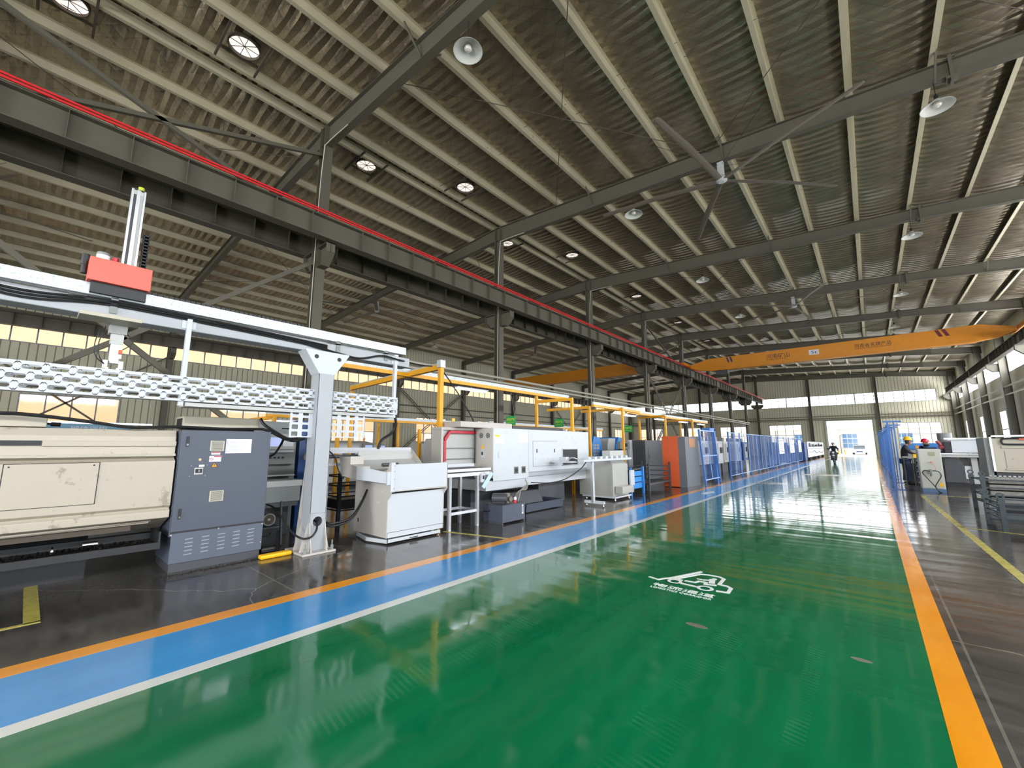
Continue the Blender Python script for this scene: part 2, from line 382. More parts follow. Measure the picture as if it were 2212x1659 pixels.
def paper_sheet(parent, name, x, y0, y1, z0, z1, lines=8, frame=None):
    """a printed sheet stuck on a face that looks towards +X"""
    s = boxo(name, paper, parent, x, y0, z0, x+.002, y1, z1)
    mb = MB(); h = z1-z0; w_ = y1-y0
    for i in range(lines):
        z = z1-h*(.12+.76*i/max(1, lines-1)); r = random.uniform(.35, .86)
        mb.box(x+.002, y0+w_*.07, z-h*.008, x+.003, y0+w_*(.07+r), z+h*.008)
    mb.box(x+.002, y0+w_*.04, z0+h*.04, x+.003, y0+w_*.055, z1-h*.04)
    mb.build('printed_lines', ink, s)
    return s

def perforated(mb, org, ex, ey, n, nx, ny, cw, ch, hw, hh, rad, stagger, thick):
    """sheet with rounded slots; org corner, ex/ey unit vectors along it, n normal"""
    org = Vector(org); ex = Vector(ex); ey = Vector(ey); nn = Vector(n)*thick
    K = 24
    def outline():
        pts = []
        for i in range(K):
            a = 2*PI*i/K + .0001
            cx_, cy_ = (hw/2-rad)*(1 if math.cos(a) > 0 else -1), (hh/2-rad)*(1 if math.sin(a) > 0 else -1)
            pts.append((cx_+rad*math.cos(a), cy_+rad*math.sin(a)))
        return pts
    ho = outline()
    def outer(i):
        a = 2*PI*i/K + .0001; c, s_ = math.cos(a)/(cw/2), math.sin(a)/(ch/2)
        k = 1/max(abs(c), abs(s_)); return (k*math.cos(a), k*math.sin(a))
    corners = {3:(cw/2,ch/2), 9:(-cw/2,ch/2), 15:(-cw/2,-ch/2), 21:(cw/2,-ch/2)}
    oo = [corners.get(i, outer(i)) for i in range(K)]
    def put(x, y): return org + ex*x + ey*y
    def solid(x0, y0, x1, y1):
        a, b, c, d = put(x0,y0), put(x1,y0), put(x1,y1), put(x0,y1)
        mb.quad(a, b, c, d); mb.quad(a+nn, b+nn, c+nn, d+nn)
    for j in range(ny):
        sh = cw/2 if (stagger and j % 2) else 0
        cnt = nx-1 if sh else nx
        if sh: solid(0, j*ch, sh, (j+1)*ch); solid(nx*cw-sh, j*ch, nx*cw, (j+1)*ch)
        for i in range(cnt):
            cx_, cy_ = sh+(i+.5)*cw, (j+.5)*ch
            O = [put(cx_+p[0], cy_+p[1]) for p in oo]; H = [put(cx_+p[0], cy_+p[1]) for p in ho]
            vo = [mb.bm.verts.new(p) for p in O]; vh = [mb.bm.verts.new(p) for p in H]
            vo2 = [mb.bm.verts.new(p+nn) for p in O]; vh2 = [mb.bm.verts.new(p+nn) for p in H]
            for k in range(K):
                l = (k+1) % K
                mb.bm.faces.new((vo[k], vo[l], vh[l], vh[k])); mb.bm.faces.new((vo2[l], vo2[k], vh2[k], vh2[l]))
                mb.bm.faces.new((vh[k], vh[l], vh2[l], vh2[k]))
    # rim
    L, Hh = nx*cw, ny*ch
    for a, b in (((0,0),(L,0)),((L,0),(L,Hh)),((L,Hh),(0,Hh)),((0,Hh),(0,0))):
        p, q = put(*a), put(*b); mb.quad(p, q, q+nn, p+nn)

# ================================================================== STRUCTURE
ZTOP = 11.57
def ZR(x): return ZTOP-.0715*(x-XC) if x >= XC else ZTOP-.052*(XC-x)
mb = MB(); mb.box(XL-.1, YS-.1, -.3, XR+.1, YE+.1, 0); struct('floor', mb, fl_con)
def lane(name, x0, x1, mat, z=.004, y0=YS, y1=YE):
    b = MB(); b.box(x0, y0, -.02, x1, y1, z); return struct(name, b, mat)
lane('floor_green_lane', -3.58, .16, fl_green)
lane('floor_blue_lane', -4.46, -3.70, fl_blue, y1=52)
lane('trim_orange_line_1', -4.65, -4.46, fl_org, .005)
lane('trim_white_line', -3.70, -3.58, fl_wht, .005)
lane('trim_orange_line_2', .16, .32, fl_org, .005)
def stripe(name, p, q, w_):
    b = MB(); b.bar((p[0],p[1],0), (q[0],q[1],0), w_, .008); return struct(name, b, fl_yel)
stripe('trim_yellow_line_1', (1.02, 17.5), (1.16, 7.2), .1)
stripe('trim_yellow_line_2', (1.0, 17.9), (2.6, 17.9), .08)
stripe('trim_yellow_line_3', (-5.62, .2), (-9.4, .2), .1)
stripe('trim_yellow_line_4', (-5.62, .25), (-5.62, -6), .05)
stripe('trim_yellow_line_5', (-4.65, 5.3), (-5.9, 5.0), .06)
stripe('trim_yellow_line_6', (1.1, 11.4), (3.0, 10.7), .06)
b = MB(); b.prism([(-1.26+.09*math.cos(i*PI/10), 3.84+.032*math.sin(i*PI/10)) for i in range(20)], 2, 0, .006); struct('floor_patch_1', b, M('bare_patch', '6b675a', .4))
b = MB(); b.prism([(-.2+.06*math.cos(i*PI/10), 4.0+.025*math.sin(i*PI/10)) for i in range(20)], 2, 0, .006); struct('floor_patch_2', b, M('bare_patch', '6b675a', .4))
for i, (px_, py_, r_) in enumerate([(-3.2, 19.5, .55), (-2.0, 26.5, .9)]):
    b = MB(); b.lathe((px_, py_, 0), [(.001,.0055),(r_,.0055),(r_,0)], 28); struct('floor_patch_%d' % (i+3), b, M('worn_patch', '8b8068', .18))

# ---- roof sheets lined with foil
t = .26
PS = 1.55
def roof(name, side, xe):
    """foil sags a little between the purlins that carry it"""
    b = MB(); xs = [(XC, 0)]; i = 0; N = 8
    while True:
        xa, xb = XC+side*(.29+PS*i), XC+side*(.29+PS*(i+1))
        for j in range(N):
            x = xa+(xb-xa)*j/N; u = j/N
            if (x-xe)*side < 0: xs.append((x, -.085*(1-(2*u-1)**4)-.02*math.sin(u*PI)))
        if (xb-xe)*side >= 0: break
        i += 1
    xs.append((xe, 0))
    for (x0, d0), (x1, d1) in zip(xs[:-1], xs[1:]): b.quad((x0,YS,ZR(x0)+t+d0),(x1,YS,ZR(x1)+t+d1),(x1,YE,ZR(x1)+t+d1),(x0,YE,ZR(x0)+t+d0))
    xo = xe+side*.2; b.quad((XC,YS,ZTOP+t+.1),(xo,YS,ZR(xe)+t+.1),(xo,YE,ZR(xe)+t+.1),(XC,YE,ZTOP+t+.1))
    bmesh.ops.remove_doubles(b.bm, verts=b.bm.verts, dist=.001)
    return struct(name, b, foil, smooth=True)
roof('ceiling_right_slope', 1, XR); roof('ceiling_left_slope', -1, XL)

# ---- walls with openings
thin = bpy.data.materials.new('window_glass'); thin.use_nodes = True; nt = thin.node_tree; nt.nodes.clear()
o_ = nt.nodes.new('ShaderNodeOutputMaterial'); mxs = nt.nodes.new('ShaderNodeMixShader'); tr = nt.nodes.new('ShaderNodeBsdfTransparent'); gl = nt.nodes.new('ShaderNodeBsdfGlossy')
gl.inputs['Roughness'].default_value = .04; mxs.inputs[0].default_value = .05; tr.inputs[0].default_value = (.97, .98, .98, 1)
nt.links.new(tr.outputs[0], mxs.inputs[1]); nt.links.new(gl.outputs[0], mxs.inputs[2]); nt.links.new(mxs.outputs[0], o_.inputs[0])
framem = M('window_frame_grey', '8e8c93', .5)
WN = [0]
LOW, HI, SL, SH = 1.25, 4.22, 6.8, 8.22
def window(axis, c, a0, a1, z0, z1, nx, nz, glass=True):
    """window in a wall plane; axis 0: wall at x=c running along y"""
    WN[0] += 1; b = MB()
    def bx(u0, u1, za, zb, d=.05):
        if axis == 0: b.box(c-d, u0, za, c+d, u1, zb)
        else: b.box(u0, c-d, za, u1, c+d, zb)
    bx(a0, a1, z0, z0+.06); bx(a0, a1, z1-.06, z1); bx(a0, a0+.06, z0+.06, z1-.06); bx(a1-.06, a1, z0+.06, z1-.06)
    for i in range(1, nx): u = a0+(a1-a0)*i/nx; bx(u-.03, u+.03, z0+.06, z1-.06, .035)
    for j in range(1, nz): z = z0+(z1-z0)*(.0+j/nz); bx(a0+.06, a1-.06, z-.03, z+.03, .03)
    o = struct('window_%d' % WN[0], b, framem)
    g = MB()
    if axis == 0: g.box(c-.004, a0+.05, z0+.05, c+.004, a1-.05, z1-.05)
    else: g.box(a0+.05, c-.004, z0+.05, a1-.05, c+.004, z1-.05)
    g.build('pane', thin, o); return o
def side_wall(name, x, sgn):
    b = MB(); xa, xb = (x-.12, x) if sgn < 0 else (x, x+.12)
    wins = [(winmid(k)-1.9+.25, winmid(k)+1.9+.25) for k in range(-2, 8)] + [(-17.1, -13.3)]; wins.sort()
    top = ZR(x)+t+.05
    b.box(xa, YS, 0, xb, YE, LOW); b.box(xa, YS, HI, xb, YE, SL); b.box(xa, YS, SH, xb, YE, top)
    b.box(xa, YS, SL, xb, YS+.5, SH); b.box(xa, YE-.5, SL, xb, YE, SH)
    y = YS
    for (a, c) in wins: b.box(xa, y, LOW, xb, a, HI); y = c
    b.box(xa, y, LOW, xb, YE, HI)
    struct(name, b, sheet_y)
    cx_ = (xa+xb)/2
    for (a, c) in wins: window(0, cx_, a, c, LOW, HI, 4, 2)
    ks = list(range(-3, 8))
    for k in ks:
        a = max(YS+.5, Y0+BAY*k); c = min(YE-.5, Y0+BAY*(k+1))
        if c > a: window(0, cx_, a, c, SL, SH, 9, 1)
side_wall('wall_left', XL, -1); side_wall('wall_right', XR, 1)
def gable(name, y0, y1, openings, strip):
    b = MB(); b.prism([(XL, SH), (XR, SH), (XR, ZR(XR)+t+.05), (XC, ZTOP+t+.05), (XL, ZR(XL)+t+.05)], 1, y0, y1)
    b.box(XL, y0, 4.72, XR, y1, SL)
    b.box(XL, y0, SL, strip[0], y1, SH); b.box(strip[1], y0, SL, XR, y1, SH)
    x = XL
    for (a, c, z0, z1) in openings:
        b.box(x, y0, 0, a, y1, 4.72)
        if z0 > 0: b.box(a, y0, 0, c, y1, z0)
        if z1 < 4.72: b.box(a, y0, z1, c, y1, 4.72)
        x = c
    b.box(x, y0, 0, XR, y1, 4.72)
    struct(name, b, sheet_x)
    ym = (y0+y1)/2
    for (a, c, z0, z1) in openings:
        if z0 > 0: window(1, ym, a, c, z0, z1, 4, 2)
    n = round((strip[1]-strip[0])/7); d = (strip[1]-strip[0])/n
    for i in range(n): window(1, ym, strip[0]+i*d, strip[0]+(i+1)*d, SL, SH, 8, 1)
gable('wall_end', YE, YE+.12, [(-30.5,-26.6,1.45,4.3), (-23.6,-19.7,1.45,4.3), (-17.6,-13.7,1.45,4.3), (-11.0,-7.1,1.45,4.35), (-4.46,.4,0,4.72), (2.72,6.56,1.45,4.22)], (XL+1.2, 6.53))
gable('wall_back', YS-.12, YS, [(-11.0,-7.1,1.45,4.35), (-4.46,.4,0,4.72), (2.72,6.56,1.45,4.22)], (XL+1.2, 6.53))
b = MB(); b.box(-4.62, YE-.04, 0, -4.46, YE+.2, 4.86); b.box(.4, YE-.04, 0, .56, YE+.2, 4.86); b.box(-4.46, YE-.04, 4.72, .4, YE+.2, 4.86)
d_ = struct('door_1', b, M('door_frame', '8d8c7c', .5))
boxo('sliding_leaf', M('door_leaf', 'a9aa9c', .5), d_, -6.0, YE+.2, .02, -4.3, YE+.26, 4.8)
for nm, zz, hh in (('trim_girt_1', 5.32, .09), ('trim_girt_2', 5.0, .12), ('trim_girt_3', 4.84, .05)):
    b = MB(); b.box(XL, YE-.2, zz, XR, YE-.02, zz+hh); struct(nm, b, M('girt_steel', '6e6858', .5, .2, .15, 2))
for i, (x_, zz) in enumerate([(7.75, 5.62), (7.75, 5.05)]):
    b = MB(); b.cyl((x_, YS+.2, zz), (x_, YE-.2, zz), .055, n=10); struct('trim_wall_pipe_%d' % (i+1), b, M('pipe_grey', 'aaa693', .45, .3))
b = MB(); b.box(XL+.02, YS, 5.2, XL+.12, YE, 5.32); b.box(XL+.02, YS, 4.55, XL+.1, YE, 4.66); b.box(XL+.02, YS, 8.35, XL+.14, YE, 8.45); struct('trim_girt_4', b, steel)

# ---- purlins
npur = 14
for side in (1, -1):
    for i in range(npur):
        x = XC + side*(.29 + PS*i)
        if x > XR-.15 or x < XL+.15: continue
        z = ZR(x); b = MB(); s_ = -1
        prof = [(x, z+.24), (x, z), (x+s_*.105, z), (x+s_*.105, z+.025), (x+s_*.09, z+.025), (x+s_*.09, z+.012), (x+s_*.012, z+.012), (x+s_*.012, z+.228), (x-s_*.07, z+.228), (x-s_*.07, z+.24)]
        b.prism(prof, 1, YS, YE)
        sd = 'right' if side > 0 else 'left'
        tag(b.build('roof_purlin', steel2), 'galvanised roof purlin, %s from the ridge on the %s slope' % (ORD[i], sd), 'purlin', 'purlins under the roof foil')
# ---- frames: rafters
FR = list(range(-2, 9))
for k in FR:
    y = Y0+BAY*k
    if k == 8: y = YE-.45
    if y < YS: continue
    name_k = (('just' if k == -1 else 'farther')+' behind the camera' if k < 0 else '%s from the camera' % ORD[k])
    if k == 8: name_k = 'against the end wall'
    th = thing('roof_rafter', 'tapered dark grey roof rafter, %s' % name_k, 'rafter', (XC, y, ZTOP), 'rafters of the hall frames')
    b = MB(); X1, X2, X3 = XC, 2.3, XR-.1
    prof = [(X1,.70),(X2,.42),(X3,.62)]
    def web(b, pr):
        for (xa, da), (xb, db) in zip(pr[:-1], pr[1:]):
            za, zb = ZR(xa), ZR(xb)
            b.prism([(xa,za),(xb,zb),(xb,zb-db),(xa,za-da)], 1, y-.005, y+.005)
            for (p0, p1) in (((xa,za),(xb,zb)),((xa,za-da),(xb,zb-db))):
                b.bar((p0[0],y,p0[1]-.008),(p1[0],y,p1[1]-.008),.2,.016,(0,0,1))
    web(b, prof); b.build('right_beam', steel, th)
    b = MB(); web(b, [(XC,.62),(-22,.38),(XL+.1,.5)]); b.build('left_beam', steel, th)
    b = MB(); z = ZR(2.3); b.box(2.27, y-.12, z-.56, 2.33, y+.12, z+.1); b.box(2.2, y-.11, z-.5, 2.4, y+.11, z-.44); b.box(2.2, y-.11, z+.02, 2.4, y+.11, z+.06)
    b.build('splice_plate', steel, th)
    for i in (3, 6, 9, 11):
        x = XC+.29+PS*i; zz = ZR(x)
        for s_ in (-1, 1): b = MB(); b.bar((x, y+s_*.55, zz+.04), (x-.02, y+s_*.03, zz-.45), .04, .04); b.build('fly_brace', steel, th)
# ---- columns
def column(name, x, y, z1, label, group, dx=.32, wy=.28, bracket=(), guard=False, foot=True):
    th = thing(name, label, 'column', (x, y, 0), group)
    b = MB(); b.ibeam((x, y, 0), (x, y, z1), dx, wy, .018, .012, (1,0,0)); b.build('column_shaft', steel, th)
    if foot: boxo('base_plate', steel, th, x-dx/2-.06, y-wy/2-.06, 0, x+dx/2+.06, y+wy/2+.06, .03)
    for s_ in bracket:
        b = MB(); xe = x+s_*(dx/2+.62); xs = x+s_*dx/2
        b.prism([(xs, 7.4), (xe, 7.4), (xe, 7.12), (xs+s_*.3, 6.8), (xs, 6.8)], 1, y-.006, y+.006)
        b.box(min(xs,xe), y-.13, 7.38, max(xs,xe), y+.13, 7.4)
        b.bar((xs, y, 6.79), (xs+s_*.3, y, 6.79), .26, .018); b.bar((xs+s_*.3, y, 6.79), (xe, y, 7.11), .26, .018); b.box(min(xe,xe-s_*.016), y-.13, 7.12, max(xe,xe-s_*.016), y+.13, 7.4)
        b.build('crane_bracket', steel, th)
    if guard:
        boxo('striped_guard', hazard, th, x-dx/2-.012, y-wy/2-.012, .04, x+dx/2+.012, y+wy/2+.012, 1.88)
    return th
for k in range(-1, 9):
    y = Y0+BAY*k if k < 8 else YE-.45
    nk = 'behind the camera' if k < 0 else '%s from the left edge of the photo' % ORD[k]
    top = ZTOP-.02 if k < 8 else ZTOP-.02
    ccol = column('crane_column', XC, y, top, 'dark steel column in the middle row, %s%s' % (nk, ', striped at its foot' if k == 0 else ''), 'middle row of crane columns', bracket=(1,-1), guard=(k == 0))
    if k >= 0 and k < 8:
        b = MB(); b.tube([(XC+1.6, y-.12, ZR(XC+1.6)-.72), (XC+.32, y-.13, ZR(XC)-.78), (XC+.19, y-.14, ZR(XC)-1.0), (XC+.1, y-.155, 8.6), (XC+.06, y-.155, 2.0)], .014, 6, 4); b.build('conduit', M('conduit_white','c9c4b4',.4), ccol)
for k in range(-1, 9):
    y = Y0+BAY*k if k < 8 else YE-.45
    nk = 'behind the camera' if k < 2 else '%s from the end wall' % ORD[8-k]
    if k == 8: nk = 'in the far corner'
    column('wall_column', XR-.42, y, ZR(XR)-.1, 'dark steel column against the right wall, %s' % nk, 'columns along the right wall', .45, .3, bracket=(-1,))
    nl = '%s from the near end' % ORD[k+1] if k < 8 else 'in the far corner'
    column('wall_column', XL+.35, y, ZR(XL)-.1, 'dark steel column against the left wall, %s' % nl, 'columns along the left wall', .4, .28, bracket=(1,))
for x in (-28, -20.3, -5.9, 1.1):
    column('gable_column', x, YE-.16, ZR(x)-.05, 'dark steel column on the end wall, %s' % {-28:'nearest its left corner',-20.3:'second from its left corner',-5.9:'left of the open gate',1.1:'right of the open gate'}[x], 'columns of the end wall', .3, .3)
# ---- crane runways
def runway(x, z0, z1, label, red):
    th = thing('crane_runway_girder', label, 'girder', (x, YS+.4, z0), 'crane runway girders')
    b = MB(); zc = (z0+z1)/2; b.ibeam((x, YS+.4, zc), (x, YE-.7, zc), z1-z0, .3, .02, .012)
    y = Y0-BAY*2
    while y < YE-.8:
        for q in range(1, 9):
            yy = y+BAY*q/8.6-.05
            if YS+.5 < yy < YE-.8: b.box(x-.14, yy-.006, z0+.02, x+.14, yy+.006, z1-.02)
        y += BAY
    b.build('girder', steel, th)
    boxo('crane_rail', rust, th, x-.035, YS+.4, z1, x+.035, YE-.7, z1+.08)
    if red:
        b = MB()
        for d in (0, .07): b.box(x+.17, YS+.4, z1+.03+d, x+.2, YE-.7, z1+.07+d)
        b.build('conductor_bar', red_rail, th)
    return th
runway(XC+.8, 7.42, 8.06, 'crane runway girder with red conductor bar, right of the middle columns', True)
runway(XC-.8, 7.42, 8.06, 'crane runway girder left of the middle columns, in shade', False)
runway(XR-1.0, 7.42, 8.06, 'crane runway girder beside the right wall windows', False)
runway(XL+1.1, 7.42, 8.06, 'crane runway girder beside the far left wall', False)
# ---- X braces
def brace(name, label, pts, w_=.09, cat='brace', group=None, ladder=False):
    th = thing(name, label, cat, pts[0][0], group)
    for (p, q) in pts:
        b = MB()
        if not ladder: b.bar(p, q, w_, w_)
        else:
            P_, Q_ = Vector(p), Vector(q); d = (Q_-P_); n = int(d.length/.45); u = Vector((0, .14, 0)) if abs(d.x) < .1 else Vector((.14,0,0))
            b.bar(P_+u, Q_+u, .05, .06); b.bar(P_-u, Q_-u, .05, .06)
            for i in range(1, n): c = P_+d*i/n; b.bar(c+u, c-u, .04, .04)
        b.build('diagonal', steel, th)
for k in (-1, 3):
    y0, y1 = Y0+BAY*k, Y0+BAY*(k+1); w1 = 'near the camera' if k < 0 else 'far down the hall'
    brace('cross_brace', 'upper cross brace between the middle columns %s' % w1, [((XC,y0,7.9),(XC,y1,10.6)),((XC,y0,10.8),(XC,y1,7.9))], .1, group='cross braces of the middle row')
    brace('cross_brace', 'lower cross brace between the middle columns %s' % w1, [((XC,y0,.6),(XC,y1,7.1)),((XC,y0,7.1),(XC,y1,.6))], .11, group='cross braces of the middle row', ladder=(k == 3))
for k in (-1, 2, 5):
    y0, y1 = Y0+BAY*k, Y0+BAY*(k+1); x = XL+.3
    brace('cross_brace', 'lower cross brace on the left wall, %s' % {-1:'crossing the nearest window',2:'in the middle of the hall',5:'near the far end'}[k], [((x,y0,.6),(x,y1,7.0)),((x,y0,7.0),(x,y1,.6))], .09, group='cross braces of the left wall', ladder=(k > 0))
# thin tie rods below the foil
for i, (k, xa, xb, sd) in enumerate([(0,-9,-3,'right'),(0,-3,4,'right'),(2,-9,-3,'right'),(4,-3,4,'right'),(-1,-20,-14,'left'),(0,-28,-20,'left'),(1,-20,-14,'left')]):
    y0, y1 = Y0+BAY*k, Y0+BAY*(k+1)
    b = MB()
    for (p, q) in (((xa,y0),(xb,y1)),((xb,y0),(xa,y1))): b.cyl((p[0],p[1],ZR(p[0])-.06), (q[0],q[1],ZR(q[0])-.06), .011, n=6)
    tag(b.build('tie_rod', rust), 'pair of thin crossed tie rods under the %s roof slope, %s set from the camera' % (sd, ORD[i]), 'tie rod', 'tie rods under the roof')
for i in range(8):
    b = MB(); y = Y0+BAY*i+BAY/2
    for sg in (1, -1):
        pts = [(XC+sg*(.35+j*PS), y+(.25 if j % 2 else -.25)) for j in range(14)]
        for p, q in zip(pts[:-1], pts[1:]):
            if XL+.3 < q[0] < XR-.3: b.cyl((p[0], q[1], ZR(p[0])+.07), (q[0], q[1], ZR(q[0])+.07), .007, n=5)
    tag(b.build('sag_rod', rust), 'line of thin sag rods between purlins, %s bay from the camera' % ORD[i], 'sag rod', 'sag rods between purlins')

# ---- skylight turbine vents
ventw = M('vent_glow', 'efe3dc', .5, 0, .05, 3, emit=1.1)  # emission stands in for daylight coming through the vent
def vent(x, y, label, first=[None]):
    z = ZR(x)+t-.1
    if first[0] is not None: return dup(first[0], (x, y, z), label)
    th = thing('roof_vent', label, 'roof vent', (x, y, z), 'round vents beside the ridge'); first[0] = th
    b = MB(); b.lathe((x,y,z-.12), [(.33,0),(.36,0),(.36,.1),(.33,.1),(.33,0)], 28); b.build('throat_ring', rust, th)
    b = MB(); b.lathe((x,y,z-.03), [(.001,.01),(.33,.01),(.33,-.01)], 28); b.build('glow_disc', ventw, th)  # glowing disc in place of a hole to the sky
    b = MB()
    for a in range(4): c, s_ = math.cos(a*PI/4)*.33, math.sin(a*PI/4)*.33; b.bar((x-c,y-s_,z-.06),(x+c,y+s_,z-.06),.012,.012)
    b.build('guard_spokes', rust, th)
    for s_ in (-.45, .45): b = MB(); b.bar((x-.72, y+s_, z-.14), (x+.72, y+s_, z-.14), .05, .05); b.build('support_angle', rust, th)
    boxo('flashing', M('vent_flashing','4a4632',.7), th, x-.45, y-.44, z-.075, x-.34, y+.44, z-.065)
    return th
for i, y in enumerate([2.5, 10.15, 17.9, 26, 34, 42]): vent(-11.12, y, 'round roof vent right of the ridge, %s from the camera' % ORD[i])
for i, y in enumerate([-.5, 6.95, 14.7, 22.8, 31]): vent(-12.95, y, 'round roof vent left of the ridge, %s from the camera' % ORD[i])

# ================================================================== OVERHEAD THINGS
# ---- high bay lamps
lamp0 = thing('high_bay_lamp', 'x', 'lamp', (0, 0, 0), 'high bay lamps under the roof')
b = MB(); b.lathe((0,0,0), [(.03,.19),(.06,.18),(.09,.13),(.2,.07),(.3,.0),(.31,-.02),(.295,-.015),(.19,.055),(.08,.11),(.001,.12)], 28); b.build('lamp_shade', lampw, lamp0, smooth=True)
b = MB(); b.lathe((0,0,0), [(.001,-.01),(.06,0),(.085,.04),(.07,.1),(.03,.11)], 18); b.build('bulb', M('bulb_glass','ded9cf',.25), lamp0, smooth=True)
b = MB(); b.cyl((0,0,.18), (0,0,.3), .045, .035, 12); b.build('lamp_socket', black, lamp0)
b = MB(); b.cyl((0,0,.3), (0,0,.72), .008, n=6); b.build('hanger_rod', black, lamp0)
spots = [(-5.65,5.17,9.78,'nearest, hanging by the closest rafter'),(-5.65,13.3,9.72,'second of the row nearer the middle columns'),(-5.65,21.43,9.78,'third of the row nearer the middle columns'),(-5.65,29.56,9.85,'fourth of the row nearer the middle columns'),(-5.65,37.7,9.9,'fifth of the row nearer the middle columns'),(-5.65,45.8,9.9,'sixth of the row nearer the middle columns'),
 (2.0,13.3,9.5,'first of the row toward the right wall'),(2.0,21.43,9.5,'second of the row toward the right wall'),(2.0,29.56,9.45,'third of the row toward the right wall'),(2.0,37.7,9.45,'fourth of the row toward the right wall'),(2.0,45.8,9.45,'fifth of the row toward the right wall'),
 (-18.4,5.17,9.95,'nearest of the left bay row'),(-18.4,13.3,9.95,'second of the left bay row'),(-18.4,21.43,9.95,'third of the left bay row'),(-27.0,21.43,9.68,'over the far left machines')]
for i, (x, y, z, l) in enumerate(spots):
    lb = 'white enamel high bay lamp, %s' % l
    if i == 0: lamp0.location = (x, y, z); lamp0['label'] = lb
    else: dup(lamp0, (x, y, z), lb)
# ---- big ceiling fans
def fan(x, y, z, a0, label):
    th = thing('ceiling_fan', label, 'fan', (x, y, z), 'large five blade ceiling fans')
    boxo('hanging_bracket', lgrey, th, x-.09, y-.06, z+.14, x+.09, y+.06, z+.62, bevel=.01)
    b = MB(); b.lathe((x,y,z), [(.001,-.05),(.11,-.05),(.16,-.02),(.17,.06),(.1,.13),(.07,.16),(.001,.16)], 28); b.build('motor_hub', lgrey, th, smooth=True)
    b = MB(); b.lathe((x,y,z), [(.001,-.056),(.09,-.056),(.1,-.05)], 24); b.build('hub_badge', white, th)
    for i in range(5):
        a = math.radians(a0+72*i); d = Vector((math.cos(a), math.sin(a), 0)); n = Vector((-d.y, d.x, 0)); c = Vector((x, y, z))
        b = MB()
        def ring(r, w_, up_): 
            tilt = .18
            return [c+d*r+n*(w_*s_)+Vector((0,0,up_+w_*s_*tilt+h)) for s_, h in ((-.5,-.004),(-.2,-.016),(.2,-.014),(.5,-.004),(.5,.004),(.15,.016),(-.2,.016),(-.5,.004))]
        b.rings([ring(.12,.16,0), ring(.5,.19,.01), ring(2.2,.19,.05), ring(3.75,.17,.0), ring(3.85,.1,0)])
        b.build('fan_blade', M('fan_blade_grey','6e655a',.5,.2), th)
    b = MB()
    for i in range(4):
        a = math.radians(45+90*i); b.cyl((x, y, z+.5), (x+2.1*math.cos(a), y+2.1*math.sin(a), min(ZR(x+2.1*math.cos(a))-.2, z+1.3)), .006, n=5)
    b.build('guy_wires', black, th)
fan(-2.74, 13.3, 9.72, -27, 'large five blade ceiling fan on the second rafter, biggest in view')
fan(-2.74, 29.56, 9.85, 10, 'large five blade ceiling fan over the aisle in front of the yellow crane')
fan(-22.5, 13.3, 9.8, 38, 'large ceiling fan in the left bay, nearer of two')
fan(-22.6, 29.56, 9.8, 20, 'large ceiling fan in the left bay, farther of two')
fan(-22.5, -2.96, 9.75, 28, 'ceiling fan mostly out of frame at the upper left, one blade showing')
